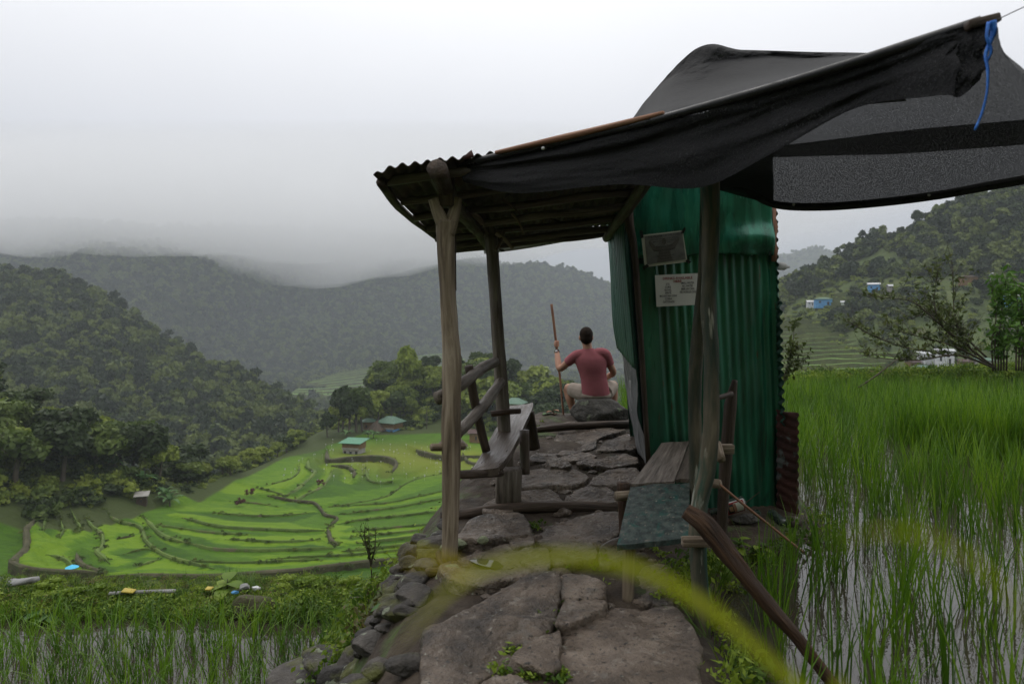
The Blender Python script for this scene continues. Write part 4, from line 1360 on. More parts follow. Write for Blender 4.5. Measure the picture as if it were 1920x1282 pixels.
def tin(u0, u1, v0, v1, d, amp, waves, nu=90, nv=40, dent=0.0, seed=0, edge=0.0):
    G = np.zeros((nv, nu, 3))
    us, vs_ = np.linspace(u0, u1, nu), np.linspace(v0, v1, nv)
    for j, v in enumerate(vs_):
        a, b_ = wallpt(u0, v, d), wallpt(u1, v, d)
        G[j] = a + (b_ - a) * np.linspace(0, 1, nu)[:, None]
    u = np.linspace(0, 1, nu)[None]
    G[..., 1] += amp * np.sin(u * waves * 2 * math.pi)
    if dent:
        G[..., 1] += dent * fbm(np.stack([G[..., 0] * 2.5, G[..., 2] * 2.2, G[..., 0] * 0 + seed], -1), 3, seed)
    if edge:
        G[-1, :, 2] += edge * fbm(np.stack([u[0] * 6, u[0] * 0, u[0] * 0 + seed], -1), 2, seed)
    return G


solidify(MB().grid(tin(0.13, 1.0, 0.20, 1.0, DF + 0.03, 0.008, 15, 150, 50, 0.010, 3, 0.03)).build('corrugated_sheet', MAT['green_paint'], parent=hut), 0.003)
g = tin(0.05, 0.985, -0.02, 0.232, DF - 0.03, 0.0, 1, 60, 24, 0.022, 7, 0.02)
uu, vv = np.meshgrid(np.linspace(0, 1, 60), np.linspace(0, 1, 24))
g[..., 1] -= 0.055 * np.exp(-((vv - 0.80) / 0.14) ** 2) * smooth((uu - 0.55) / 0.2)       # crease where the sheet buckles
g[..., 1] += 0.03 * np.exp(-((vv - 0.93) / 0.08) ** 2 - ((uu - 0.88) / 0.05) ** 2)
g[..., 2] += np.where(vv > 0.95, 0.035 * (uu - 0.5), 0)
solidify(MB().grid(g).build('flat_sheet', MAT['green_panel_lit'], parent=hut), 0.003)
MB().grid(tin(0.045, 0.175, 0.255, 0.845, DF - 0.02, 0.0, 1, 8, 12, 0.006, 9)).build('green_board', MAT['green_paint'], parent=hut)
solidify(hut.children[-1], 0.012)
MB().tube([P(1176, 340, 5.95), P(1180, 420, 5.95), P(1192, 500, 5.95), P(1216, 872, 5.97)], [.045, .042, .03, .022], 8, jit=0.05, seed=70).build('corner_post', MAT['wood_dark'], parent=hut)
MB().poly([P(1450, 380, 5.98), P(1456, 388, 5.98), P(1455, 410, 5.98), P(1459, 425, 5.98), P(1455, 450, 5.98), P(1459, 470, 5.98), P(1456, 490, 5.98), P(1448, 490, 5.98)], 0.02, (0, 1, 0)).build('torn_batten', MAT['batten'], parent=hut)
# side wall towards the paddy: sheets with level waves
def side_sheet(px0, py0, px1, py1, d0, d1, skew, seed, amp=0.012):
    n = 60
    t = np.linspace(0, 1, n)
    a = np.array([P(px0 + (px1 - px0) * k, py0 + (py1 - py0) * k, d0) for k in t])
    L = np.linalg.norm(a[-1] - a[0])
    rows = []
    for s in np.linspace(0, 1, 8):
        q = a.copy()
        q[:, 1] += (d1 - d0) * s
        q[:, 0] += skew * s + amp * np.sin(t * L / 0.076 * 2 * math.pi + s * (5 if skew < -0.1 else 0))
        q[:, 2] += 0.012 * fbm(np.stack([t * 3, t * 0 + s * 2, t * 0 + seed], -1), 2, seed)
        rows.append(q)
    return np.stack(rows, 0)


solidify(MB().grid(side_sheet(1456, 380, 1460, 590, 5.99, 7.4, 0.02, 1)).build('side_sheet', MAT['green_dark'], parent=hut), 0.003)
solidify(MB().grid(side_sheet(1464, 566, 1470, 800, 5.93, 7.4, 0.03, 2, 0.016)).build('side_sheet', MAT['green_dark'], parent=hut), 0.003)
solidify(MB().grid(side_sheet(1497, 772, 1497, 1006, 5.9, 6.0, -0.15, 3, 0.008)).build('rusty_sheet', MAT['rust'], parent=hut), 0.003)
solidify(MB().grid(side_sheet(1472, 780, 1474, 980, 5.96, 7.4, 0.02, 4)).build('side_sheet', MAT['rust'], parent=hut), 0.003)
# path side of the cabin: pale green sheet above, crumpled grey one below
def left_sheet(top, bot, waves, amp, seed, crumple=0.0, nu=60, nv=26):
    a = [catmull(np.array([P(*q) for q in r]), nv) for r in (top, bot)]
    G = np.zeros((nu, nv, 3))
    for i, t in enumerate(np.linspace(0, 1, nu)):
        G[i] = a[0] + (a[1] - a[0]) * t
        G[i, :, 0] += amp * math.sin(t * waves * 2 * math.pi)
    G[..., 0] += crumple * fbm(np.stack([G[..., 1] * 4, G[..., 2] * 4, G[..., 0] * 0 + seed], -1), 4, seed)
    return G


solidify(MB().grid(left_sheet([(1167, 345, 5.97), (1172, 480, 5.97), (1182, 600, 5.97), (1190, 692, 5.97)], [(1138, 405, 7.15), (1145, 500, 7.15), (1150, 600, 7.15), (1158, 652, 7.15)], 9, 0.013, 5))
         .build('path_side_sheet', MAT['green_sheet'], parent=hut), 0.003)
solidify(MB().grid(left_sheet([(1188, 682, 5.99), (1196, 760, 5.99), (1207, 830, 5.99), (1217, 874, 5.99)], [(1163, 640, 7.1), (1175, 740, 7.1), (1186, 800, 7.1), (1198, 850, 7.1)], 1, 0.0, 6, 0.02))
         .build('grey_side_sheet', MAT['grey_sheet'], parent=hut), 0.003)
# back and roof of the cabin (seen only from the side)
g = tin(0.0, 1.0, 0.0, 0.95, 7.4, 0.011, 16, 120, 10)
g[..., 0] *= 6.0 / 7.4 * 1.02
g[..., 0] += 0.1
g[..., 2] = (g[..., 2] - CAMZ) * 6.0 / 7.4 + CAMZ
solidify(MB().grid(g).build('back_sheet', MAT['green_dark'], parent=hut), 0.003)
U, Vv = np.meshgrid(np.linspace(0.95, 2.25, 150), np.linspace(6.08, 7.5, 8))
solidify(MB().grid(np.stack([U, Vv, 2.70 - 0.05 * (Vv - 5.75) + 0.012 * np.sin(U / 0.076 * 6.283)], -1)).build('cabin_roof', MAT['tin_dark'], parent=hut), 0.004)
# floor sill of the cabin and a low earth wall
MB().tube([P(1340, 977, 5.75), P(1400, 990, 5.75), P(1456, 1003, 5.75)], [.05, .052, .045], 10, jit=0.12, seed=72).build('sill_log', MAT['wood_red'], parent=hut)

# ------------------------------------------------------------------ benches
bench = thing('plank_bench', (-0.1, 5.8, 0), 'worn glossy plank bench on rough stumps beside the railing', 'bench')
t = np.linspace(0, 1, 22)
Ls = catmull(np.array([P(881, 886, 4.95), P(892, 870, 5.1), P(925, 811, 6.0), P(948, 772, 6.8), P(957, 760, 7.05)]), 22)
Rs = catmull(np.array([P(934, 876, 4.95), P(955, 850, 5.2), P(976, 812, 6.0), P(998, 765, 6.85), P(999, 755, 7.05)]), 22)
G = np.stack([Ls + (Rs - Ls) * s for s in np.linspace(0, 1, 8)], 1)
G[..., 2] += 0.008 * fbm(np.stack([G[..., 0] * 8, G[..., 1] * 3, G[..., 0] * 0], -1), 3, 3)
gc = np.stack([np.repeat(np.linspace(0, .25, 8)[None], 22, 0), np.zeros((22, 8)), np.repeat(np.linspace(0, 2.2, 22)[:, None], 8, 1)], -1)
mb = MB()
mb.grid(G, gc=gc, flip=True)
lo = G.copy()
lo[..., 2] -= 0.055
mb.grid(lo, gc=gc)
for e_ in ((0, slice(None)), (-1, slice(None)), (slice(None), 0), (slice(None), -1)):
    mb.grid(np.stack([G[e_], lo[e_]], 0), gc=np.stack([gc[e_], gc[e_] + (0, 0.05, 0)], 0))
edge_split(mb.build('seat', MAT['wood_plank'], parent=bench))
MB().tube([P(983, 806, 5.75), P(984, 850, 5.75), P(985, 888, 5.75)], [.042, .04, .04], 8, jit=0.06, seed=80).build('leg', MAT['wood_plank'], parent=bench)
MB().tube([P(990, 772, 6.75), P(995, 810, 6.75), P(1000, 842, 6.75)], [.06, .065, .07], 8, jit=0.08, seed=81).build('leg', MAT['wood_dark'], parent=bench)
MB().box(P(953, 915, 5.72), (0.22, 0.16, 0.33), bev=0.015, seed=4, jit=0.012).build('leg', MAT['wood_grey'], parent=bench)
MB().tube([P(846, 889, 4.7), P(880, 889, 4.85), P(940, 886, 5.1)], [.03, .032, .03], 8, jit=0.08, seed=82).build('cross_bar', MAT['wood_dark'], parent=bench)

bench2 = thing('board_bench', (0.75, 4.2, 0), 'low bench of a mottled green board and grey planks in front of the green cabin', 'bench')


def board(a, b_, c, d, th, mat, seed, name):
    """board from four corners (near left, near right, far right, far left)"""
    a, b_, c, d = map(np.asarray, (a, b_, c, d))
    n, m = 16, 9
    G = np.zeros((n, m, 3))
    for i, t in enumerate(np.linspace(0, 1, n)):
        l, r = a + (d - a) * t, b_ + (c - b_) * t
        G[i] = l + (r - l) * np.linspace(0, 1, m)[:, None]
    G[..., 2] += 0.006 * fbm(np.stack([G[..., 0] * 6, G[..., 1] * 3, G[..., 0] * 0 + seed], -1), 3, seed)
    G[0, :, 1] += 0.012 * fbm(np.stack([np.arange(m) * 0.6, np.arange(m) * 0, np.arange(m) * 0 + seed], -1), 2, seed)
    gcx = np.linspace(0, np.linalg.norm(b_ - a), m)[None].repeat(n, 0) + seed
    gcz = np.linspace(0, np.linalg.norm(d - a), n)[:, None].repeat(m, 1)
    gc = np.stack([gcx, gcx * 0, gcz], -1)
    lo = G - (0, 0, th)
    mb = MB().grid(G, gc=gc, flip=False).grid(lo, gc=gc, flip=True)
    for e_ in ((0, slice(None)), (-1, slice(None)), (slice(None), 0), (slice(None), -1)):
        mb.grid(np.stack([G[e_], lo[e_]], 0), gc=np.stack([gc[e_], gc[e_] + (0, th, 0)], 0))
    return edge_split(mb.build(name, MAT[mat], parent=bench2))


tag(board(P(1157, 1022, 3.8), P(1291, 1009, 3.85), P(1293, 905, 4.7), P(1182, 911, 4.7), 0.03, 'board_mottled', 1, 'seat_board'), label='mottled dark green board with peeling paint')
board(P(1183, 907, 4.72), P(1264, 903, 4.72), P(1292, 826, 5.9), P(1240, 831, 5.9), 0.025, 'wood_grey', 2, 'seat_board')
board(P(1267, 898, 4.78), P(1300, 897, 4.78), P(1322, 826, 5.9), P(1294, 826, 5.9), 0.025, 'wood_plank', 3, 'seat_board')
MB().tube([P(1180, 1020, 3.9), P(1179, 1060, 3.9), P(1177, 1132, 3.9)], [.037, .036, .036], 12, jit=0.04, seed=83).build('leg', MAT['wood_pale'], parent=bench2)
MB().tube([P(1168, 905, 4.75), P(1170, 960, 4.75), P(1173, 1020, 4.75)], [.045, .04, .04], 10, jit=0.06, seed=84).build('leg', MAT['wood_red'], parent=bench2)
MB().tube([P(1155, 930, 4.6), P(1200, 927, 4.65), P(1290, 922, 4.7)], [.034, .034, .032], 10, jit=0.05, seed=85).build('cross_bar', MAT['wood_pale'], parent=bench2)
MB().box(P(1304, 1008, 3.66) + (0, 0, -0.02), (0.14, 0.05, 0.05), bev=0.005, seed=5, jit=0.004).build('cross_bar', MAT['wood_pale'], parent=bench2)
MB().tube([P(1345, 832, 4.7), P(1352, 860, 4.5)], [.028, .03], 12, jit=0.03, seed=86).build('back_pole', MAT['wood_pale'], parent=bench2)
MB().box(P(1361, 842, 4.75), (0.10, 0.06, 0.065), bev=0.005, seed=6, jit=0.004).build('block', MAT['wood_pale'], parent=bench2)
MB().tube([P(1297, 908, 4.6), P(1330, 906, 4.6), P(1350, 907, 4.55)], [.03, .03, .03], 10, jit=0.05, seed=87).build('cross_bar', MAT['wood_pale'], parent=bench2)

log('leaning_log', [P(1286, 956, 3.54), P(1322, 984, 3.5), P(1376, 1053, 3.45), P(1436, 1126, 3.4), P(1502, 1205, 3.35), P(1580, 1302, 3.3)], [.038, .050, .041, .036, .032, .029], 'wood_red',
    'thick reddish log leaning from the bench down into the flooded field', seed=90, jit=0.24, seg=22, n=70)
log('thin_cane', [P(1349, 908, 4.55), P(1400, 950, 4.6), P(1505, 1034, 4.7)], [.009, .009, .008], 'batten', 'thin yellow cane leaning from the bench to the field edge', 'cane', seed=91, jit=0.03, seg=8)

# ------------------------------------------------------------------ paper notices with their print
def notice(name, q, d, mat, label):
    t_ = thing(name, P(*q[0], d), label, 'notice')
    a = [P(*k, d) for k in q]
    MB().poly(a, 0.002, (0, 1, 0)).build('sheet', MAT[mat], parent=t_, smooth_shade=False)
    return t_


def words_on(parent, s, px, py, h, d, mat, rot=0.0, sx=1.0, bold=0.0):
    cu = bpy.data.curves.new('print', 'FONT')
    cu.body = s
    cu.size = h / FPX * d * 1.42
    cu.align_x = 'CENTER'
    cu.align_y = 'CENTER'
    cu.offset = bold
    cu.resolution_u = 2
    tmp = bpy.data.objects.new('print_curve', cu)
    COL.objects.link(tmp)
    dg = bpy.context.evaluated_depsgraph_get()
    me = bpy.data.meshes.new_from_object(tmp.evaluated_get(dg))
    bpy.data.objects.remove(tmp, do_unlink=True)
    bpy.data.curves.remove(cu)
    me.materials.clear()
    me.materials.append(MAT[mat])
    o = bpy.data.objects.new('print', me)
    COL.objects.link(o)
    o.parent = parent
    o.location = P(px, py, d) - ORG[parent.name]
    o.rotation_euler = (R(90), R(rot), 0)
    o.scale = (sx, 1, 1)


DN = 5.915
n2_ = notice('drinks_notice', [(1228, 516), (1311, 512), (1315, 571), (1231, 575)], DN, 'paper', 'white paper list of drinks with red heading on the green cabin')
words_on(n2_, 'DRINKS AVAILABLE', 1270.5, 521.5, 4.8, DN - .004, 'ink_red', -2, 0.95, .0005)
words_on(n2_, 'HERE', 1270.5, 527.4, 4.6, DN - .004, 'ink_red', -2, 1.0, .0005)
for k, s in enumerate(['C*2', 'COKE', 'ROYAL', 'SPRITE', 'MOUNTAIN DEW', 'COBRA', 'GATORADE']):
    words_on(n2_, s, 1252 + 0.3 * k, 533.0 + 5.5 * k, 4.0, DN - .004, 'ink', -2, 0.72, .0003)
for k, s in enumerate(['SMALL WATER', 'BIG WATER', 'BEER (IN CAN)', 'RED HORSE (IN CAN)']):
    words_on(n2_, s, 1289 + 0.3 * k, 530.5 + 5.6 * k, 4.0, DN - .004, 'ink', -2, 0.66 if k < 3 else 0.56, .0003)
n1_ = notice('old_notice', [(1202, 441), (1280, 432), (1289, 491), (1209, 501)], DN, 'paper_old', 'tilted faded notice with a grey printed picture held by black tape')
MB().poly([P(1208, 443, DN - .003), P(1279, 434, DN - .003), P(1286, 486, DN - .003), P(1214, 496, DN - .003)], 0.001, (0, 1, 0)).build('printed_picture', MAT['print_grey'], parent=n1_, smooth_shade=False)
fig = MB()
an = np.arange(16) * 2 * math.pi / 16
fig.poly([P(1245 + 4.2 * math.cos(a), 453 - 6.5 * math.sin(a), DN - .0045) for a in an], 0.0008, (0, 1, 0))
for sgn in (-1, 1):
    fig.poly([P(1245 + sgn * 3, 462, DN - .0045), P(1245 + sgn * 16, 459 - sgn * 3, DN - .0045), P(1245 + sgn * 27, 448 - sgn * 3, DN - .0045), P(1245 + sgn * 29, 452 - sgn * 3, DN - .0045), P(1245 + sgn * 20, 468 - sgn * 2, DN - .0045), P(1245 + sgn * 6, 472, DN - .0045)][::sgn], 0.0008, (0, 1, 0))
fig.poly([P(1238, 462, DN - .004), P(1252, 461, DN - .004), P(1262, 488, DN - .004), P(1232, 492, DN - .004)], 0.0006, (0, 1, 0))
fig.build('printed_figure', MAT['ink_faded'], parent=n1_, smooth_shade=False)
for k, (a, b_, s, h, sx) in enumerate([(1245, 442, 'THE PRAYER OF THE LORD', 4.4, .8), (1245, 447, 'Call to me and I will answer you, and I will tell you', 3, .62), (1246, 451, 'great and mighty things that you have not', 3, .6),
                                       (1246, 455, 'known (Jer. 33:3)', 3, .7), (1246, 461, 'Our Daily Prayer', 4, .8), (1246, 468, 'Morning and evening 6:11', 3.4, .8), (1247, 474, 'Forgiveness 6:14', 3, .8),
                                       (1248, 479, 'Give us this day our bread', 3, .7), (1249, 484, 'Thanks always 5:18', 3, .8)]):
    words_on(n1_, s, a, b_, h, DN - .006, 'ink', -7, sx)
for k, q in enumerate([[(1199, 432), (1205, 432), (1207, 446), (1201, 447)], [(1277, 436), (1283, 426), (1287, 428), (1282, 438)], [(1285, 489), (1290, 485), (1296, 491), (1291, 495)], [(1205, 500), (1213, 495), (1217, 499), (1207, 507)]]):
    MB().poly([P(*p, DN - .008) for p in q], 0.001, (0, 1, 0)).build('tape', MAT['tape'], parent=n1_, smooth_shade=False)
n3_ = MB().poly([P(1181, 712, 6.6), P(1184, 714, 6.55), P(1187, 768, 6.55), P(1184, 770, 6.6)], 0.002, (-1, 0, 0)).build('paper_strip', MAT['paper'], origin=P(1184, 770, 6.6), label='narrow white paper strip on the crumpled grey sheet', cat='paper')

# ------------------------------------------------------------------ things lying at the cabin foot
def bottle(name, c, axis, L, r, mat, label, neck=True, lab=False):
    axis = np.asarray(axis, float)
    axis /= np.linalg.norm(axis)
    c = np.asarray(c, float)
    t_ = thing(name, c, label, 'bottle')
    prof = [(0, .9), (.02, 1), (.58, 1), (.68, .8), (.78, .42), (.96, .34), (1.0, .34)] if neck else [(0, .85), (.06, 1), (.9, 1), (1, .85)]
    pts = np.array([c + axis * L * a for a, _ in prof])
    m_ = len(prof)
    nx = np.cross(axis, (0, 0, 1.0))
    nx /= np.linalg.norm(nx)
    ny = np.cross(axis, nx)
    an = np.arange(16) * 2 * math.pi / 16
    V = np.concatenate([pts[k] + (nx * np.cos(an)[:, None] + ny * np.sin(an)[:, None]) * r * prof[k][1] for k in range(m_)])
    F = [(k * 16 + s, k * 16 + (s + 1) % 16, (k + 1) * 16 + (s + 1) % 16, (k + 1) * 16 + s) for k in range(m_ - 1) for s in range(16)]
    F += [tuple(range(15, -1, -1)), tuple(range((m_ - 1) * 16, m_ * 16))]
    MB().add(V, F).build('body', MAT[mat], parent=t_)
    if lab:
        for nm, a0, a1, w, rr, mm in (('label', .04, .60, 1.0, 1.012, 'paper'), ('label_border', .07, .57, .86, 1.02, 'ink_red'), ('label_field', .10, .36, .66, 1.028, 'paper_old'), ('label_picture', .36, .54, .62, 1.028, 'black'), ('label_stripe', .30, .38, .60, 1.034, 'batten'), ('label_emblem', .40, .50, .34, 1.036, 'house_wood')):
            an2 = np.linspace(-w, w, 12) + math.atan2(ny[1] * -1, nx[1] * -1)
            g_ = np.stack([np.array([c + axis * L * a + (nx * math.cos(q) + ny * math.sin(q)) * r * rr for q in an2]) for a in np.linspace(a0, a1, 4)], 0)
            MB().grid(g_).build(nm, MAT[mm], parent=t_)
    return t_


bottle('liquor_bottle', P(1396, 942, 5.78), P(1343, 958, 5.78) - P(1396, 942, 5.78), 0.30, 0.062, 'glass_bottle', 'dark glass bottle with a red and white label lying below the green cabin', lab=True)
bottle('plastic_bottle', P(1458, 499, 6.1), (1, 0.1, -0.05), 0.11, 0.035, 'plastic', 'clear plastic bottle neck sticking out of the cabin side')
bottle('empty_bottle', P(1445, 962, 5.9), (0.25, -1, -0.25), 0.2, 0.045, 'glass_bottle', 'dark bottle lying base outward beside the cabin corner', neck=False)
bottle('tin_can', P(1477, 978, 5.8), (0.1, -1, 0.25), 0.16, 0.05, 'wood_plank', 'dull brown can lying at the corner of the cabin', neck=False)
bottle('empty_bottle', P(1420, 962, 5.95), (-0.5, -1, -0.1), 0.22, 0.04, 'glass_bottle', 'dark bottle with faded print between the grey stone and the cans', neck=False)
rock('grey_stone', P(1394, 974, 5.72), (.13, .06, .055), 710, 'boulder', label='grey oblong stone in front of the liquor bottle', cat='stone')
log('thin_twig', [P(1396, 944, 5.85), P(1424, 922, 5.9)], [.004, .003], 'wood_dark', 'thin dark twig behind the liquor bottle', 'twig', seg=6, jit=0)

# ------------------------------------------------------------------ shade net
def netmat(name, dens, sc, col=(0.013, 0.013, 0.015), lo=0.42, hi=0.62, bump=0.5):
    m = bpy.data.materials.new(name)
    m.use_nodes = True
    N, L = m.node_tree.nodes, m.node_tree.links
    b = N['Principled BSDF']
    b.inputs['Base Color'].default_value = (*col, 1)
    b.inputs['Roughness'].default_value = 0.7
    b.inputs['Specular IOR Level'].default_value = 0.15
    t = N.new('ShaderNodeTexCoord')
    n = N.new('ShaderNodeTexNoise')
    n.inputs['Scale'].default_value = sc
    n.inputs['Detail'].default_value = 2
    L.new(t.outputs['Object'], n.inputs['Vector'])
    mr = N.new('ShaderNodeMapRange')
    mr.inputs['From Min'].default_value = lo
    mr.inputs['From Max'].default_value = hi
    mr.inputs['To Min'].default_value = 0.0
    mr.inputs['To Max'].default_value = dens
    L.new(n.outputs['Fac'], mr.inputs['Value'])
    tr = N.new('ShaderNodeBsdfTransparent')
    ms = N.new('ShaderNodeMixShader')
    L.new(mr.outputs[0], ms.inputs[0])
    L.new(b.outputs[0], ms.inputs[1])
    L.new(tr.outputs[0], ms.inputs[2])
    L.new(ms.outputs[0], N['Material Output'].inputs['Surface'])
    bp = N.new('ShaderNodeBump')
    bp.inputs['Strength'].default_value = bump
    bp.inputs['Distance'].default_value = 0.01
    n2 = N.new('ShaderNodeTexNoise')
    n2.inputs['Scale'].default_value = 70
    n2.inputs['Detail'].default_value = 3
    L.new(t.outputs['Object'], n2.inputs['Vector'])
    L.new(n2.outputs['Fac'], bp.inputs['Height'])
    L.new(bp.outputs[0], b.inputs['Normal'])
    return m


NET_THIN = netmat('net_thin', 0.16, 170, lo=0.30, hi=0.78, bump=0.0)
NET_DENSE = netmat('net_dense', 0.08, 110)
NET_TOP = netmat('net_top', 0.10, 160, col=(0.016, 0.016, 0.018))
net = thing('shade_net', P(1332, 330, 3.75), 'black woven shade net draped over the green cabin on a long pole', 'net')


def drape(rails, nu, nv, wr, seed, mat, name, fold=0.0, thin=0.0):
    rs = np.stack([catmull(np.array([P(*q) for q in r]), nu) for r in rails], 0)
    G = np.stack([catmull(rs[:, k], nv) for k in range(nu)], 1)
    u = np.linspace(0, 1, nu)[None]
    v = np.linspace(0, 1, nv)[:, None]
    w = wr * fbm(np.stack([u * 6 + v * 2.5, v * 5 - u * 1.5, u * 0 + v * 0 + seed], -1), 4, seed)
    w = w + fold * np.sin(v * 13 + 4 * u + 1.5 * np.sin(u * 5)) * np.sin(v * math.pi)
    w = w * (1 - 0.85 * v ** 4)
    G[..., 1] += w
    G[..., 2] += 0.5 * w * np.sin(v * math.pi)
    return MB().grid(G).build(name, mat, parent=net)


# edge pole that carries the front of the net
pole = [P(858, 309, 4.36), P(1000, 278, 4.02), P(1180, 238, 3.60), P(1400, 178, 3.12), P(1600, 118, 2.74), P(1838, 42, 2.36)]
MB().tube(np.array(pole), [.022, .022, .022, .022, .022], 8, jit=0.05, seed=95, n=40).build('edge_pole', MAT['tape'], parent=net)
lath = np.array([p + (0, -0.055, 0.012) for p in [P(930, 294, 4.2), P(1050, 268, 3.92), P(1240, 223, 3.50)]])
MB().tube(lath, [.012, .020, .013], 6, n=16, seed=96).build('edge_lath', MAT['batten'], parent=net)
# hanging front flap
drape([[(862, 307, 4.36), (1000, 277, 4.02), (1180, 236, 3.60), (1320, 199, 3.30), (1480, 152, 2.98), (1640, 103, 2.68), (1780, 58, 2.42), (1835, 45, 2.36)],
       [(864, 325, 4.34), (990, 315, 4.02), (1180, 290, 3.62), (1320, 262, 3.32), (1480, 210, 3.00), (1640, 145, 2.70), (1760, 100, 2.46), (1800, 95, 2.38)],
       [(870, 342, 4.33), (972, 362, 4.06), (1160, 346, 3.66), (1310, 352, 3.36), (1440, 292, 3.06), (1600, 205, 2.78), (1740, 182, 2.50), (1790, 178, 2.40)]],
      120, 36, 0.02, 3, NET_DENSE, 'front_flap', fold=0.012)
# rolled-up corner hanging at the pole end
drape([[(1790, 60, 2.42), (1830, 44, 2.36), (1858, 44, 2.33)], [(1770, 110, 2.44), (1812, 130, 2.38), (1850, 110, 2.34)], [(1775, 176, 2.46), (1800, 182, 2.40), (1838, 150, 2.36)]], 24, 20, 0.012, 5, NET_DENSE, 'corner_fold', fold=0.02)
# second layer behind the flap, above the cabin front
drape([[(1060, 262, 4.1), (1200, 238, 4.1), (1330, 210, 4.0), (1448, 200, 3.9)], [(1110, 310, 4.5), (1220, 300, 4.5), (1340, 290, 4.5), (1449, 285, 4.4)], [(1160, 346, 4.9), (1260, 350, 5.0), (1380, 358, 5.1), (1450, 381, 5.02)]], 50, 24, 0.02, 6, NET_DENSE, 'under_layer')
# top: from the pole up over the hump
drape([[(1165, 243, 3.66), (1260, 219, 3.46), (1400, 180, 3.16), (1520, 144, 2.92), (1660, 100, 2.66)],
       [(1172, 240, 3.9), (1262, 185, 4.0), (1400, 150, 3.9), (1520, 132, 3.6), (1660, 103, 3.2)],
       [(1182, 236, 4.3), (1275, 135, 4.45), (1392, 112, 4.3), (1520, 110, 4.0), (1660, 106, 3.6)],
       [(1186, 234, 4.6), (1312, 96, 4.6), (1400, 101, 4.5), (1520, 105, 4.2), (1660, 108, 3.9)],
       [(1190, 250, 5.2), (1330, 200, 5.6), (1450, 200, 5.4), (1560, 200, 5.0), (1700, 190, 4.6)]], 120, 80, 0.075, 8, NET_TOP, 'top_sheet', fold=0.05)
# far side, seen from below against the sky
drape([[(1330, 205, 3.5), (1450, 170, 3.2), (1600, 125, 2.85), (1760, 75, 2.5), (1858, 46, 2.33), (1885, 90, 2.2), (1945, 170, 2.0)],
       [(1320, 250, 4.2), (1450, 230, 4.0), (1600, 200, 3.6), (1760, 160, 3.2), (1870, 140, 2.8), (1920, 150, 2.6), (1990, 190, 2.4)],
       [(1320, 300, 4.8), (1450, 300, 4.7), (1600, 290, 4.3), (1760, 265, 3.9), (1880, 245, 3.6), (1940, 235, 3.4), (2030, 230, 3.2)],
       [(1330, 352, 5.15), (1455, 384, 5.0), (1540, 388, 4.8), (1650, 380, 4.6), (1760, 366, 4.4), (1860, 348, 4.2), (2080, 310, 3.9)]], 90, 50, 0.02, 9, NET_THIN, 'far_sheet', fold=0.006)
drape([[(1440, 275, 4.3), (1560, 262, 4.1), (1700, 244, 3.8), (1940, 222, 3.3)], [(1440, 296, 4.5), (1560, 292, 4.3), (1700, 288, 4.0), (1940, 270, 3.5)]], 40, 6, 0.01, 10, netmat('net_band', 0.22, 140, lo=0.36, hi=0.70, bump=0.0), 'doubled_band')
hem = catmull(np.array([P(1400, 360, 5.07), P(1455, 384, 4.99), P(1540, 388, 4.79), P(1650, 380, 4.59), P(1760, 366, 4.39), P(1860, 348, 4.19), P(2080, 310, 3.89)]), 40)
solidify(MB().grid(np.stack([hem + (0, 0, 0.028), hem + (0, -0.004, 0), hem - (0, 0, 0.028)], 0)).build('hem', MAT['tape'], parent=net), 0.003)
for a, b_, d in ((1487, 384, 4.9), (1740, 366, 4.42), (1018, 279, 3.93)):
    c = P(a, b_, d)
    an = np.arange(12) * math.pi / 6
    ring = np.stack([c + np.array((math.cos(q) * .010, -0.012, math.sin(q) * .010)) for q in an])
    MB().add(np.vstack([ring, ring + (0, 0.003, 0)]), [tuple(range(12)), tuple(range(23, 11, -1))] + [((k + 1) % 12, k, 12 + k, 12 + (k + 1) % 12) for k in range(12)]).build('eyelet', MAT['house_white'], parent=net)
MB().box(P(1842, 42, 2.36), (0.11, 0.04, 0.03), rot=Matrix.Rotation(R(-14), 4, 'Y'), bev=0.004).build('pole_end', MAT['wood_dark'], parent=net)
cord = MB()
cord.tube([P(1860, 40, 2.3), P(1863, 60, 2.3), P(1856, 80, 2.3), P(1848, 105, 2.29), P(1852, 130, 2.28), P(1851, 170, 2.27), P(1842, 210, 2.27), P(1828, 244, 2.27)], [.010, .008, .006, .005, .005, .004, .004, .004], 6, n=40, jit=0.3, seed=4)
cord.tube([P(1853, 44, 2.3), P(1850, 70, 2.29), P(1858, 95, 2.29), P(1850, 118, 2.29)], [.008, .006, .005, .003], 6, n=16, jit=0.3, seed=5)
cord.build('tie_cord', MAT['cord_blue'], origin=P(1858, 45, 2.3), label='frayed blue cord tied round the near corner of the net', cat='cord')
log('guy_wire', [P(1866, 40, 2.3), P(1960, -5, 2.3), P(2600, -300, 2.4)], [.0018, .0018], 'black', 'thin wire running from the net corner up out of view', 'wire', seg=5, jit=0)
# ------------------------------------------------------------------ seated man
DP = 8.25


def S(px, py, dd=0.0):
    return P(px, py, DP + dd)


man = thing('person', S(1117, 748), 'person in a faded pink t-shirt and pale shorts sitting on the boulder, seen from behind', 'person')


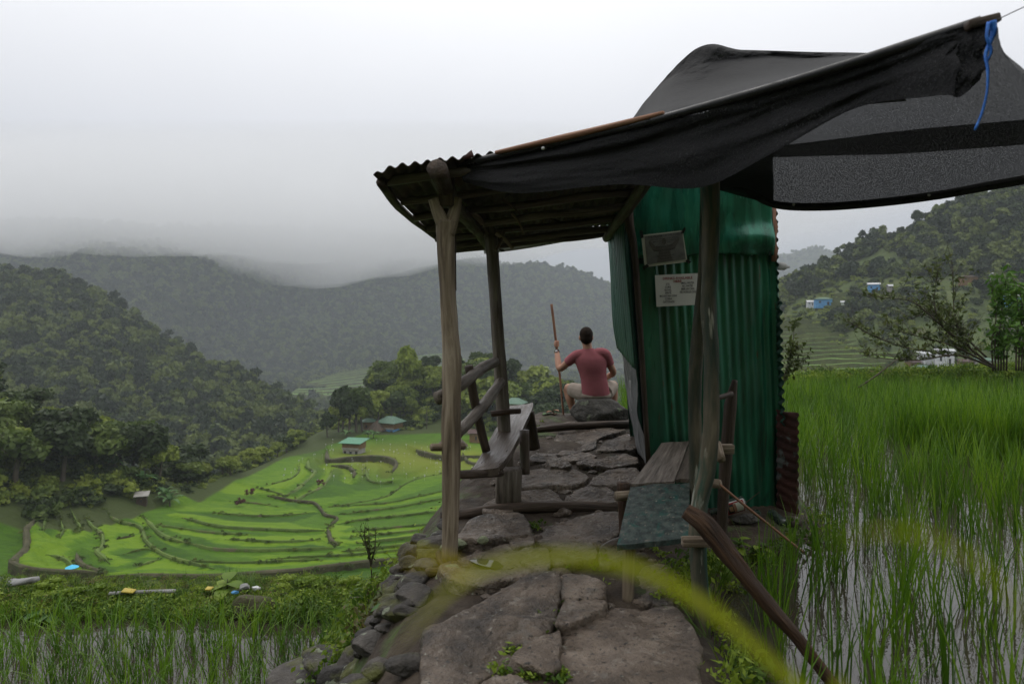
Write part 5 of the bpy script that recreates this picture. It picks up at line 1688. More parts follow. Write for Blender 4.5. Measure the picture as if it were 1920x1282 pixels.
def blob(parts, name, mat, voxel, smooth_it, parent=man, noise_amp=0.0):
    """one continuous surface grown round limbs and masses"""
    mb = MB()
    for p in parts:
        if p[0] == 'r':                                   # body section by section: centre, half width, half depth
            an = np.arange(24) * 2 * math.pi / 24
            rg = catmull(np.array([[*c, a, b_] for c, a, b_ in p[1]]), 40)
            V = np.concatenate([np.stack([q[0] + q[3] * np.cos(an), q[1] + q[4] * np.sin(an), np.full(24, q[2])], 1) for q in rg])
            F = [(k * 24 + s, k * 24 + (s + 1) % 24, (k + 1) * 24 + (s + 1) % 24, (k + 1) * 24 + s) for k in range(39) for s in range(24)]
            F += [tuple(range(23, -1, -1)), tuple(range(39 * 24, 40 * 24))]
            if rg[0][2] > rg[-1][2]:
                F = [f[::-1] for f in F]
            mb.add(V, F)
        elif p[0] == 't':
            mb.tube(np.array(p[1]), p[2], 14, n=p[3] if len(p) > 3 else 16)
        else:
            _, c, s, rot = p
            bm = bmesh.new()
            bmesh.ops.create_icosphere(bm, subdivisions=3, radius=1)
            V = np.array([v.co[:] for v in bm.verts]) * np.asarray(s)
            F = [[v.index for v in f.verts] for f in bm.faces]
            bm.free()
            if rot is not None:
                V = V @ np.array(Matrix.Rotation(R(rot[0]), 3, rot[1])).T
            mb.add(V + np.asarray(c), F)
    o = mb.build(name, MAT[mat], parent=parent)
    md = o.modifiers.new('grow', 'REMESH')
    md.mode = 'VOXEL'
    md.voxel_size = voxel
    md.use_smooth_shade = True
    sm = o.modifiers.new('soften', 'SMOOTH')
    sm.factor = 0.5
    sm.iterations = smooth_it
    return o


hipL, hipR = S(1101, 737, .05), S(1133, 737, .05)
kneeL, kneeR = S(1064, 728, .36), S(1150, 722, .42)
ankL, ankR = S(1076, 776, .30), S(1150, 775, .45)
shL, shR = S(1080, 667, .02), S(1134, 664, .02)
elL, wrL, haL = S(1050, 691, .12), S(1044, 657, .30), S(1043, 645, .34)
elR, wrR = S(1150, 698, .08), S(1137, 709, .30)
hd = S(1099, 631, .03)
body = [
    ('t', [S(1117, 738, .03), S(1113, 712, .03), S(1108, 685, .03), S(1105, 665, .03)], [.125, .11, .13, .085]),
    ('t', [S(1104, 665, .02), S(1101, 648, .03), S(1100, 640, .04)], [.062, .056, .058]),
    ('e', hd + (0, 0.01, 0.005), (.076, .096, .108), None),
    ('e', hd + (0, 0.05, -0.055), (.055, .06, .055), None),
    ('e', hd + (0, .112, -0.012), (.014, .018, .022), None),
    ('e', hd + (-.079, 0.0, -.012), (.011, .022, .033), None),
    ('e', hd + (.079, 0.0, -.012), (.011, .022, .033), None),
    ('t', [shL, (shL + elL) / 2, elL, (elL + wrL) / 2 + (-.004, 0, -.02), wrL], [.052, .047, .040, .040, .028]),
    ('t', [shR, (shR + elR) / 2, elR, (elR + wrR) / 2, wrR], [.055, .048, .040, .038, .028]),
    ('t', [hipL, (hipL + kneeL) / 2, kneeL], [.10, .085, .062]),
    ('t', [hipR, (hipR + kneeR) / 2, kneeR], [.10, .085, .062]),
    ('t', [kneeL, kneeL * .62 + ankL * .38 + (0, -.02, 0), kneeL * .3 + ankL * .7, ankL], [.060, .058, .044, .036]),
    ('t', [kneeR, kneeR * .62 + ankR * .38, ankR], [.058, .056, .036]),
    # left palm and fingers round the stick
    ('e', haL + (-.006, -.004, 0), (.024, .034, .048), None),
    ('e', wrR + (-.05, .03, .0), (.045, .03, .022), None),
]
for k in range(4):
    z0 = .034 - .021 * k
    body.append(('t', [haL + (-.012, -.03, z0), haL + (.012, -.036, z0 + .004), haL + (.028, -.012, z0 + .004), haL + (.020, .012, z0)], [.0095, .0095, .009, .008], 8))
body.append(('t', [haL + (-.014, .02, -.01), haL + (.008, .036, .02), haL + (.02, .03, .045)], [.011, .010, .008], 8))
for k in range(4):
    z0 = .018 - .012 * k
    body.append(('t', [wrR + (-.07, .03, z0), wrR + (-.11, .035, z0), wrR + (-.13, .02, z0 - .015)], [.009, .009, .007], 7))
blob(body, 'body', 'skin', 0.0075, 4)
shirt = [
    ('r', [(S(1118, 744, .02), .172, .125), (S(1117, 736, .02), .172, .130), (S(1115, 720, .02), .163, .122), (S(1112, 703, .02), .163, .118), (S(1109, 687, .02), .183, .122),
           (S(1107, 674, .025), .198, .118), (S(1105, 664, .03), .170, .098), (S(1104, 657, .03), .100, .075), (S(1103, 652, .03), .058, .060)]),
    ('t', [S(1096, 664, .025), shL, shL * .45 + elL * .55], [.066, .066, .058]),
    ('t', [S(1117, 662, .025), shR, shR * .42 + elR * .58], [.066, .068, .058]),
]
sh_ = blob(shirt, 't_shirt', 'shirt', 0.008, 12)
tx = bpy.data.textures.new('folds', 'CLOUDS')
tx.noise_scale = 0.14
dm = sh_.modifiers.new('folds', 'DISPLACE')
dm.texture = tx
dm.strength = 0.008
dm.mid_level = 0.5
shorts = [
    ('e', S(1117, 741, .03), (.19, .14, .075), None),
    ('t', [hipL + (0, 0, -.005), (hipL + kneeL) / 2 + (0, 0, -.005), hipL * .22 + kneeL * .78], [.105, .098, .088]),
    ('t', [hipR + (0, 0, -.005), (hipR + kneeR) / 2, hipR * .25 + kneeR * .75], [.108, .10, .09]),
]
so_ = blob(shorts, 'shorts', 'shorts', 0.008, 8)
dm = so_.modifiers.new('folds', 'DISPLACE')
dm.texture = tx
dm.strength = 0.012
blob([('e', hd + (0, -.004, .028), (.083, .100, .094), None), ('e', hd + (0, -.03, -.02), (.076, .072, .075), None), ('t', [hd + (0, -.03, -.03), hd + (0, -.035, -.062)], [.066, .05])], 'hair', 'hair', 0.008, 3)
blob([('e', ankL + (0, .06, -.075), (.042, .12, .04), None), ('e', ankL + (0, -.01, -.055), (.043, .05, .045), None)], 'shoe', 'shoe', 0.008, 3)
blob([('e', ankR + (0, .06, -.075), (.042, .12, .04), None), ('e', ankR + (0, -.01, -.055), (.043, .05, .045), None)], 'shoe', 'shoe', 0.008, 3)
MB().tube([ankL + (0, 0, .02), ankL + (0, 0, -.05)], [.039, .041], 12, n=4).build('sock', MAT['black'], parent=man)
wv = wrL - elL
wv /= np.linalg.norm(wv)
w0 = wrL - wv * 0.015
mb = MB().tube([w0 - wv * .011, w0 + wv * .011], [.033, .033], 14, n=3)
wat = mb.build('watch', MAT['black'], parent=man)
MB().tube([w0 + (-.008, -.030, 0), w0 + (-.012, -.040, 0)], [.019, .018], 14, n=3).build('watch_case', MAT['steel'], parent=wat)
# dark marks on the elbow
for k, (q, s_) in enumerate([((1054, 692, .06), .010), ((1058, 689, .05), .008), ((1062, 692, .04), .007)]):
    an = np.linspace(0, 5, 12)
    MB().tube([S(*q) + (s_ * math.cos(a) * (1 - a / 9), -.002, s_ * math.sin(a) * (1 - a / 9)) for a in an], [.0022], 4, n=24).build('tattoo', MAT['tattoo'], parent=man)

log('walking_stick', [S(1034, 570, .33), S(1043, 645, .345), S(1050, 710, .34), S(1058, 793, .30)], [.017, .016, .014, .012], 'batten', 'long thin brown walking stick held upright by the seated man', 'stick', seed=5, jit=0.05, seg=10, n=24)
# ------------------------------------------------------------------ rice and weeds close by
def blade(mb, base, az, h, lean, droop, w, r, n=6, mi=0):
    t = np.linspace(0, 1, n)
    out = h * (lean * t + droop * t ** 2.6)
    up = h * (t - 0.45 * droop * t ** 3)
    c = np.stack([base[0] + out * math.cos(az), base[1] + out * math.sin(az), base[2] + up], 1)
    tw = az + math.pi / 2 + r.uniform(-0.7, 0.7)
    ww = w * np.clip(1.15 - t ** 1.6, 0.03, 1) * (0.65 + 0.6 * np.minimum(t * 3, 1)) * 0.6
    s = np.stack([np.cos(tw) * ww, np.sin(tw) * ww, ww * 0], 1)
    V = np.stack([c - s, c + s], 1).reshape(-1, 3)
    mb.add(V, [(2 * k, 2 * k + 1, 2 * k + 3, 2 * k + 2) for k in range(n - 1)], None, mi)


def rice_clump(r, nb, h, lean, droop, w, spread=0.035):
    mb = MB()
    for k in range(nb):
        az = r.uniform(0, 6.283)
        b0 = (spread * r.normal(), spread * r.normal(), -0.02)
        blade(mb, b0, az, h * r.uniform(0.55, 1.05), lean * r.uniform(0.2, 1.4), droop * r.uniform(0.1, 1.4), w * r.uniform(0.7, 1.2), r)
    return mb


def herb(r, n, rad, h, size):
    """low leafy weed"""
    mb = MB()
    c = np.stack([rad * r.normal(size=n) * 0.5, rad * r.normal(size=n) * 0.5, h * r.uniform(0.05, 1, n) ** 0.8], 1)
    out = np.column_stack([c[:, :2] * 0.6, np.full(n, 0.5)])
    leaf_quads(mb, c, size, r, 0.6, 0, out, long=1.25)
    return mb


rr = np.random.default_rng(41)
RICE = [source(rice_clump(rr, int(rr.integers(9, 17)), 0.58, 0.17, 0.14, 0.0068), 'rice_shape', MAT['rice']) for k in range(6)]
RICE_L = [source(rice_clump(rr, int(rr.integers(9, 15)), 0.52, 0.18, 0.45, 0.0085, 0.03), 'rice_shape', MAT['rice']) for k in range(6)]
GRASS = [source(rice_clump(rr, 16, 0.32, 0.35, 0.35, 0.006, 0.05), 'grass_shape', MAT['weed']) for k in range(3)] + [source(rice_clump(rr, 14, 0.36, 0.4, 0.4, 0.005, 0.05), 'grass_shape', MAT['weed_dry'])]
HERB = [source(herb(rr, 90, 0.15, 0.16, 0.036), 'weed_shape', MAT['weed']) for k in range(4)] + [source(herb(rr, 70, 0.14, 0.12, 0.034), 'weed_shape', MAT['weed_dry'])]
HERB_S = [source(herb(rr, 16, 0.055, 0.06, 0.03), 'weed_shape', MAT['weed']) for k in range(3)]
DENSE = [source(rice_clump(rr, 26, 0.75, 0.16, 0.12, 0.008, 0.06), 'rice_shape', MAT['rice']) for k in range(3)]


def put(name, pts, smin, smax, sources, label, cat, seed, tilt=0.12, p=None):
    r = np.random.default_rng(seed)
    n = len(pts)
    s = r.uniform(smin, smax, n)
    rot = np.stack([r.normal(size=n) * tilt, r.normal(size=n) * tilt, r.uniform(0, 6.283, n)], 1)
    return scatter(name, pts, s, rot, r.choice(len(sources), n, p=p), sources, label, cat)


def sample(n, x0, x1, y0, y1, keep, seed, zfun=zground):
    r = np.random.default_rng(seed)
    x, y = r.uniform(x0, x1, n), r.uniform(y0, y1, n)
    z = zfun(x, y)
    k = keep(x, y, z)
    return np.stack([x[k], y[k], z[k]], 1)


# flooded field on the right: hills of rice in uneven rows
gx, gy = np.meshgrid(np.arange(0.9, 20, 0.23), np.arange(2.2, 17.3, 0.24))
r_ = np.random.default_rng(8)
x = gx.ravel() + r_.normal(size=gx.size) * 0.065 + 0.1 * np.sin(gy.ravel() * 0.7)
y = gy.ravel() + r_.normal(size=gx.size) * 0.065
z = zground(x, y)
k = (z < WATER_R - 0.10) & (x < y * 1.0 + 1.5) & (x > y * 0.16) & (r_.random(len(x)) < np.interp(y, [3, 5.5, 8.5], [0.66, 0.78, 0.96]))
k &= fbm(np.stack([x * 0.8, y * 0.8, x * 0], -1), 2, 77) > -0.62
put('rice_plants', np.stack([x[k], y[k], z[k] * 0 + WATER_R - 0.03], 1), 0.8, 1.25, RICE, 'upright young rice growing in the flooded field beside the cabin', 'rice', 1, 0.07)
d_ = sample(420, 5.2, 7.6, 8.6, 10.8, lambda x, y, z: ((x - 6.6) / 1.0) ** 2 + ((y - 9.6) / 1.0) ** 2 < 1, 3)
d_[:, 2] = WATER_R
put('rice_seedlings', d_, 0.85, 1.15, DENSE, 'dense bright patch of rice seedlings in the flooded field', 'rice', 2, 0.06)
# lower field on the left
gx, gy = np.meshgrid(np.arange(-10.5, -1.2, 0.21), np.arange(5.9, 8.15, 0.225))
x = gx.ravel() + r_.normal(size=gx.size) * 0.035
y = gy.ravel() + r_.normal(size=gx.size) * 0.035
z = zground(x, y)
k = (z < WATER_L - 0.02) & (np.abs(x) < y * 1.1 + 1)
put('rice_plants', np.stack([x[k], y[k], z[k] * 0 + WATER_L - 0.02], 1), 0.8, 1.15, RICE_L, 'drooping young rice in the lower flooded field', 'rice', 3, 0.08)
# weeds: bund beyond the lower field, slope under the path
b1 = sample(5200, -9.5, 0.3, 4.6, 10.2, lambda x, y, z: (z > WATER_L + 0.03) & (x < xl_path(y) - 0.40) & (np.abs(x) < y * 0.85) & (z < zpath(y) - np.where(y < 5.2, 0.5, 1.05)), 4)
put('weeds', b1, 0.55, 1.25, HERB + GRASS, 'low green weeds and grass on the bank below the path', 'weeds', 5, 0.3, p=[.17, .17, .17, .17, .08, .07, .07, .05, .05])
b1b = sample(4200, -11, -0.6, 7.85, 9.6, lambda x, y, z: (np.abs(x) < y * 1.1 + 1) & (z > WATER_L - 0.02) & (z < zpath(y) - 0.9), 24)
put('weeds', b1b, 0.42, 0.9, HERB + GRASS, 'mat of weeds on the bund behind the lower flooded field', 'weeds', 25, 0.3, p=[.18, .18, .18, .18, .08, .05, .05, .05, .05])
# lower terrace between here and the valley
b2 = sample(7000, -17, 2, 11.5, 21.0, lambda x, y, z: (np.abs(x) < y * 0.85) & (x < 0.02 * y), 6)
put('weeds', b2, 0.5, 1.3, HERB + GRASS, 'rough grass and weeds on the terrace below the lower field', 'weeds', 7, 0.25)
# weeds on the far bund of the right field and beside it
b3 = sample(10500, 2, 20, 8.8, 20.5, lambda x, y, z: (z > WATER_R + 0.06) & (x > y * 0.10) & (x < y * 1.0 + 1) & (z > -0.6), 8)
put('weeds', b3, 0.7, 1.6, HERB + GRASS[:3], 'bright green weeds along the far bank of the flooded field', 'weeds', 9, 0.25, p=[.19, .19, .19, .19, .04, .07, .07, .06])
# muddy strip in front of the cabin
b4 = sample(340, 0.95, 2.9, 3.0, 5.9, lambda x, y, z: (z > WATER_R - 0.05) & (x > xr_path(y) - 0.05), 10)
put('weeds', b4, 0.5, 1.0, HERB[:4] + GRASS[:2], 'small weeds on the muddy strip between bench and water', 'weeds', 11, 0.2)
# seedlings in the joints of the path
r_ = np.random.default_rng(15)
jp = []
for a, b_, n in [(1043, 1128, 6), (1034, 1150, 5), (1030, 1172, 7), (1024, 1186, 7), (1052, 1178, 5), (1000, 1205, 5), (960, 1236, 7), (935, 1262, 6), (1010, 1268, 12), (1050, 1274, 12), (985, 1275, 8), (1003, 995, 6), (1012, 990, 5), (1045, 1072, 4), (1128, 1062, 5), (1120, 1098, 4),
                 (1000, 812, 5), (1020, 808, 4), (1140, 798, 4), (1080, 800, 5), (1235, 1040, 5), (1250, 1125, 5), (1140, 1065, 5)]:
    for _ in range(n):
        q = hit(a + r_.normal() * 9, b_ + r_.normal() * 5, lambda x, y: zpath(y) + 0.0 * x, 2.2, 10, 900)
        jp.append(q + (0, 0, 0.0))
put('weeds', np.array(jp), 0.35, 0.85, HERB_S, 'tiny weeds growing in the joints of the stone path', 'weeds', 16, 0.2)


# ------------------------------------------------------------------ single plants nearby
def branchy(name, base, stems, label, cat, leafmat_, leaf, seed, group=None, twigs=26, per=7, r0=0.018, spread=0.35):
    """shrub with real limbs: stems = lists of points; twigs and leaves grow from them"""
    t_ = thing(name, base, label, cat, group)
    r = np.random.default_rng(seed)
    wood, lv, lo = MB(), [], []
    for s in stems:
        s = np.array(s)
        wood.tube(s, [r0, r0 * 0.6, r0 * 0.25], 6, n=18)
        c = catmull(s, 60)
        for k in range(twigs):
            i = int(r.integers(8, 60))
            d = r.normal(size=3)
            d[2] = abs(d[2]) * 0.9 + 0.25
            d += 0.9 * (c[min(i + 1, 59)] - c[i - 1]) / (np.linalg.norm(c[min(i + 1, 59)] - c[i - 1]) + 1e-9)
            d /= np.linalg.norm(d)
            L_ = spread * r.uniform(0.3, 1.1)
            p0, p1 = c[i], c[i] + d * L_ * 0.6 + r.normal(size=3) * 0.02
            p2 = p1 + d * L_ * 0.4 + (0, 0, -0.03 * r.random()) + r.normal(size=3) * 0.02
            wood.tube([p0, p1, p2], [r0 * 0.22, r0 * 0.12], 4, n=6, cap=False)
            tt = r.uniform(0.15, 1.05, per)
            lv.append(p0 + (p2 - p0) * tt[:, None] + r.normal(size=(per, 3)) * leaf * 0.45)
    wood.build('branches', MAT['twig'], parent=t_)
    mb = MB()
    lv = np.concatenate(lv)
    leaf_quads(mb, lv, leaf, r, 0.3, 0, np.tile((0, 0, 1.0), (len(lv), 1)), long=1.5)
    o = mb.build('foliage', MAT[leafmat_], parent=t_)
    o['kind'] = 'stuff'
    return t_


D = 17.6
branchy('shrub', P(1861, 690, D), [[P(1866, 690, D), P(1811, 647, D), P(1766, 611, D), P(1722, 573, D), P(1692, 561, D - .3), P(1625, 556, D - .5)],
                                  [P(1866, 690, D), P(1796, 666, D - .3), P(1725, 675, D - .6), P(1677, 673, D - .8), P(1620, 668, D - 1)],
                                  [P(1780, 668, D), P(1751, 660, D), P(1692, 650, D), P(1630, 626, D), P(1588, 600, D)],
                                  [P(1830, 665, D), P(1811, 640, D), P(1790, 588, D + .3), P(1787, 500, D + .3)],
                                  [P(1800, 640, D), P(1766, 611, D), P(1752, 570, D), P(1756, 520, D)],
                                  [P(1850, 670, D), P(1800, 625, D + .3), P(1745, 590, D + .4), P(1700, 600, D + .4)],
                                  [P(1850, 680, D), P(1790, 650, D - .2), P(1720, 630, D - .2), P(1660, 615, D - .2)]],
        'sprawling thin shrub with bare looking branches on the far bank', 'shrub', 'shrub_leaf', 0.085, 1, twigs=40, per=6, r0=0.03, spread=0.75)
stems = [[P(1862 + 5 * k, 695, D), P(1864 + 6 * k - 4, 640, D), P(1868 + 7 * k + 5 * math.sin(k * 2), 585, D + .1 * k), P(1855 + 10 * k, 525 + 14 * (k % 3), D)] for k in range(6)]
branchy('leafy_shrub', P(1875, 695, D), stems, 'upright leafy shrub with clustered stems rising beside the thin shrub', 'shrub', 'shrub_fresh', 0.11, 2, twigs=17, per=8, r0=0.022, spread=0.55)
stems = [[P(1905 + 5 * k, 695, D - .5), P(1906 + 6 * k, 640, D - .5), P(1910 + 7 * k, 585, D - .5), P(1900 + 12 * k, 520 + 16 * (k % 3), D - .5)] for k in range(5)]
branchy('leafy_shrub', P(1912, 695, D - .5), stems, 'upright leafy shrub cut by the edge of the view on the far bank', 'shrub', 'shrub_fresh', 0.11, 3, twigs=15, per=8, r0=0.022, spread=0.5)
branchy('shrub', P(1470, 722, 13), [[P(1466, 725, 13), P(1480, 700, 13), P(1506, 676, 13)], [P(1466, 725, 13), P(1484, 665, 13), P(1490, 605, 13)], [P(1466, 725, 13), P(1478, 680, 13), P(1498, 640, 13)]],
        'small twiggy shrub peeping out from behind the cabin', 'shrub', 'shrub_leaf', 0.07, 4, twigs=22, per=5, r0=0.012, spread=0.35)
log('fallen_branch', [P(1610, 726, 15.5), P(1640, 706, 15.6), P(1684, 672, 15.8)], [.022, .018, .010], 'twig', 'bare branch leaning out of the weeds on the far bank', 'branch', seg=6, jit=0.05)
# sapling on the bank below the path
D = 7.9
branchy('sapling', P(697, 1135, D), [[P(699, 1138, D), P(697, 1080, D), P(693, 1030, D), P(691, 985, D)], [P(696, 1060, D), P(688, 1030, D), P(675, 1000, D)], [P(696, 1056, D), P(703, 1025, D), P(704, 992, D)], [P(695, 1040, D), P(684, 1010, D), P(684, 985, D)]],
        'tall thin bare sapling standing on the weedy bank', 'sapling', 'shrub_leaf', 0.03, 5, twigs=9, per=4, r0=0.011, spread=0.12)


def broadleaf(name, base, n, L_, label, cat, mat, seed, h=0.3, wd=0.3):
    t_ = thing(name, base, label, cat)
    r = np.random.default_rng(seed)
    MB().tube([base, np.array(base) + (0.01, 0, h)], [.008, .005], 6, n=5).build('stem', MAT['twig'], parent=t_)
    for k in range(n):
        az, el = k * 2.4 + r.uniform(-.3, .3), r.uniform(0.0, 0.7)
        p0 = np.array(base) + (0, 0, h * (0.35 + 0.65 * k / n))
        t = np.linspace(0, 1, 7)
        d = np.array((math.cos(az), math.sin(az)))
        c = np.column_stack([p0[0] + d[0] * L_ * t, p0[1] + d[1] * L_ * t, p0[2] + L_ * (math.sin(el) * t - 0.5 * t ** 2)])
        w = L_ * wd * np.sin(np.clip(t * 0.93 + 0.07, 0, 1) * math.pi) ** 0.8
        s = np.column_stack([-d[1] * w, d[0] * w, 0 * w])
        MB().grid(np.stack([c - s, c + (0, 0, -0.01), c + s], 0)).build('leaf', MAT[mat], parent=t_)
    return t_


q = hit(425, 1122, zground, 7.5, 20)
broadleaf('broadleaf_weed', q, 7, 0.30, 'large leaved green weed beside the rubbish heap on the bank', 'plant', 'weed', 1, h=0.25)
q = hit(85, 1165, zground, 7, 20)
broadleaf('broadleaf_weed', q, 8, 0.24, 'pale broad leaved weed at the edge of the lower field', 'plant', 'banana', 2, h=0.12)
q = hit(722, 1170, zground, 4, 12)
broadleaf('broadleaf_weed', q + (0, 0, .06), 6, 0.09, 'small pale leaved weed against the lichen stones', 'plant', 'banana', 3, h=0.08)
for k, (a, b_, lb) in enumerate([(1385, 1040, 'broad leaved weed under the leaning log'), (1425, 1052, 'broad leaved weed nearest the thin cane end'), (1350, 1062, 'small broad leaved weed beside the front post'), (1420, 1245, 'broad leaved weed at the water edge near the log foot')]):
    q = hit(a, b_, zground, 3, 8)
    broadleaf('broadleaf_weed', q, 9, 0.10, lb, 'plant', 'weed', 10 + k, h=0.12)
D = 8.6
broadleaf('croton', P(1030, 795, D), 9, 0.13, 'orange and green croton behind the far log', 'plant', 'banana', 20, h=0.15)
broadleaf('croton', P(1037, 790, D), 6, 0.10, 'orange leaved croton sprig behind the far log', 'plant', 'batten', 21, h=0.16)
broadleaf('broadleaf_weed', P(1012, 800, D), 9, 0.12, 'green weed at the drop beyond the far log', 'plant', 'weed', 22, h=0.14)
# blurred grass leaning in close to the eye
gb = thing('tall_grass', (0.42, 0.62, 0.0), 'long yellow green grass blade arching across very close to the viewer', 'grass')


def ribbon(pts, w, mat, parent, name='blade'):
    c = catmull(np.array(pts), 50)
    t = np.linspace(0, 1, 50)
    ww = w * np.clip(1 - t ** 3, 0.05, 1) * np.clip(0.4 + 3 * t, 0, 1)
    s = np.column_stack([ww * 0.25, ww * 0.35, ww * 0.9])
    tg = np.gradient(c, axis=0)
    tg /= np.linalg.norm(tg, axis=1)[:, None]
    s = s - tg * (s * tg).sum(1)[:, None]
    s = s / (np.linalg.norm(s, axis=1)[:, None] + 1e-9) * ww[:, None]
    return MB().grid(np.stack([c - s, c, c + s], 0)).build(name, MAT[mat], parent=parent)


ribbon([(0.42, 0.62, 0.0), (0.41, 0.60, 0.6), (0.37, 0.5, 0.9), P(1640, 1440, 0.289), P(1540, 1330, 0.274), P(1430, 1225, 0.262), P(1330, 1140, 0.251), P(1200, 1068, 0.239), P(1060, 1043, 0.228), P(930, 1058, 0.224), P(850, 1100, 0.220), P(790, 1160, 0.217), P(740, 1215, 0.213)], 0.0027, 'blade', gb)
ribbon([P(880, 1078, 0.220), P(840, 1055, 0.198), P(790, 1046, 0.179), P(745, 1040, 0.167)], 0.0012, 'blade_yellow', gb)
gb2 = thing('tall_grass', (0.5, 0.45, 0.0), 'faint blurred grass blade arching before the flooded field', 'grass')
ribbon([(0.5, 0.45, 0.0), (0.42, 0.40, 0.8), P(1985, 1330, .22), P(1930, 1180, .21), P(1850, 1070, .205), P(1730, 1003, .20), P(1620, 1000, .20), P(1560, 1030, .20)], 0.0011, 'blade', gb2)
# ------------------------------------------------------------------ single trees in the valley
rt = np.random.default_rng(91)


def trunk_mesh(r, h=1.0, lean=0.08):
    mb = MB()
    top = np.array((lean * r.normal(), lean * r.normal(), h))
    mb.tube([(0, 0, -0.1), top * 0.5 + r.normal(size=3) * 0.03, top], [.045, .032, .015], 7, n=9, jit=0.1)
    for k in range(5):
        a = r.uniform(0, 6.28)
        s = top * r.uniform(0.45, 0.9)
        e_ = s + np.array((math.cos(a) * 0.38, math.sin(a) * 0.38, 0.28))
        mb.tube([s, (s + e_) / 2 + (0, 0, -0.03), e_], [.018, .012, .006], 5, n=6)
    return mb


TREE_SRC = []
for k in range(7):
    lob = int(rt.integers(9, 16))
    cm = crown(rt, 1500, 0.105, rx=0.52, rz=0.42, zc=0.72, lobes=lob, core=True)
    TREE_SRC.append((cm, trunk_mesh(rt, 0.78)))
_TREE_CACHE = {}


def tree(loc, h, kind, mat, label, cat='tree', group=None, name='broadleaf_tree', wide=1.0):
    key = (kind, mat)
    t_ = thing(name, loc, label, cat, group)
    t_.rotation_euler = (0, 0, float(rt.uniform(0, 6.28)))
    t_.scale = (h * wide, h * wide, h)
    if key not in _TREE_CACHE:
        cm, tm = TREE_SRC[kind]
        o1 = cm.build('crown', MAT[mat])
        o2 = tm.build('trunk', MAT['bark'])
        _TREE_CACHE[key] = (o1.data, o2.data)
        o1['kind'] = 'stuff'
        for o in (o1, o2):
            o.parent = t_
        return t_
    for nm, me in zip(('crown', 'trunk'), _TREE_CACHE[key]):
        o = bpy.data.objects.new(nm, me)
        COL.objects.link(o)
        o.parent = t_
        if nm == 'crown':
            o['kind'] = 'stuff'
    return t_


def tz(x, y):
    return np.array((x, y, float(zvalley(np.array(x), np.array(y))) - 0.3))


GL, GK, GR = 'trees on the slope beside the small terraces', 'trees of the wood behind the houses', 'trees along the edge of the ravine'
n = 0
for _ in range(400):
    x, y = rt.uniform(-104, -50), rt.uniform(83, 116)
    if x > -50 - max(0, (97 - y)) * 0.55 or n >= 62:
        continue
    px = CX + x / y * FPX
    if px < -60:
        continue
    n += 1
    tree(tz(x, y), rt.uniform(3.5, 8.0), int(rt.integers(0, 7)), 'leaf_wood', 'bushy green tree in the thicket on the slope above the small terraces', group=GL, wide=rt.uniform(0.9, 1.4))
for a, d, h, k in ((70, 108, 10, 1), (120, 106, 9, 3), (165, 108, 8.5, 5)):
    x = (a - CX) / FPX * d
    tree(tz(x, d), h, k, 'leaf_lime', ['tall light green tree over the slope, farthest from the ravine', 'light green spreading tree in the middle of the slope crest', 'light green tree at the ravine end of the slope crest'][n % 3], wide=1.2)
    n += 1
n = 0
for _ in range(600):
    x, y = rt.uniform(-40, 16), rt.uniform(171, 212)
    if n >= 70:
        break
    n += 1
    tree(tz(x, y), rt.uniform(4.5, 8.5) if x < -10 else rt.uniform(7, 11), int(rt.integers(0, 7)), 'leaf_wood', 'leafy tree in the wood behind the village houses', group=GK, wide=rt.uniform(0.75, 1.2))
for a, d, h in ((643, 165, 9.5), (655, 163, 10.5), (668, 164, 11), (681, 166, 9.5), (634, 164, 6.5), (615, 158, 5.5)):
    x = (a - CX) / FPX * d
    tree(tz(x, d), h, int(rt.integers(0, 7)), 'leaf_wood', 'slender tree in the row directly behind the bright green roof', group='row of trees behind the bright green roof', wide=0.75)
tree(tz((772 - CX) / FPX * 186, 186), 12.5, 2, 'leaf_lime', 'yellow green tree standing highest in the wood behind the houses', wide=0.8)
tree(tz((1027 - CX) / FPX * 150, 150), 9.5, 4, 'leaf_wood', 'round dark dense tree beside the walking stick foot', wide=1.15)
for k in range(26):
    y = rt.uniform(100, 160)
    x = -46.5 - rt.uniform(0.5, 5)
    tree(tz(x, y), rt.uniform(1.8, 3.6), int(rt.integers(0, 7)), 'leaf_wood', 'small tree on the rim between the rice fields and the ravine', group=GR, wide=1.2)


def fan_plant(loc, n, L_, label, group=None, name='banana_plant', h=1.2, mat='banana', wd=0.11):
    """plant with big arching leaves from one crown"""
    t_ = thing(name, loc, label, 'banana plant' if name == 'banana_plant' else 'palm', group)
    loc = np.array(loc)
    MB().tube([loc, loc + (0.03, 0, h)], [.12, .08], 7, n=5).build('trunk', MAT['bark'], parent=t_)
    for k in range(n):
        az, el = k * 2.4, rt.uniform(0.5, 1.25)
        t = np.linspace(0, 1, 8)
        d = np.array((math.cos(az), math.sin(az)))
        c = np.column_stack([loc[0] + d[0] * L_ * math.cos(el) * t * 1.1, loc[1] + d[1] * L_ * math.cos(el) * t * 1.1, loc[2] + h + L_ * (math.sin(el) * t - 0.55 * t ** 2.4)])
        w = L_ * wd * np.sin(np.clip(t * 0.9 + 0.1, 0, 1) * math.pi) ** 0.7
        s = np.column_stack([-d[1] * w, d[0] * w, 0 * w])
        MB().grid(np.stack([c - s, c - (0, 0, 0.06), c + s], 0)).build('leaf', MAT[mat], parent=t_)
    return t_


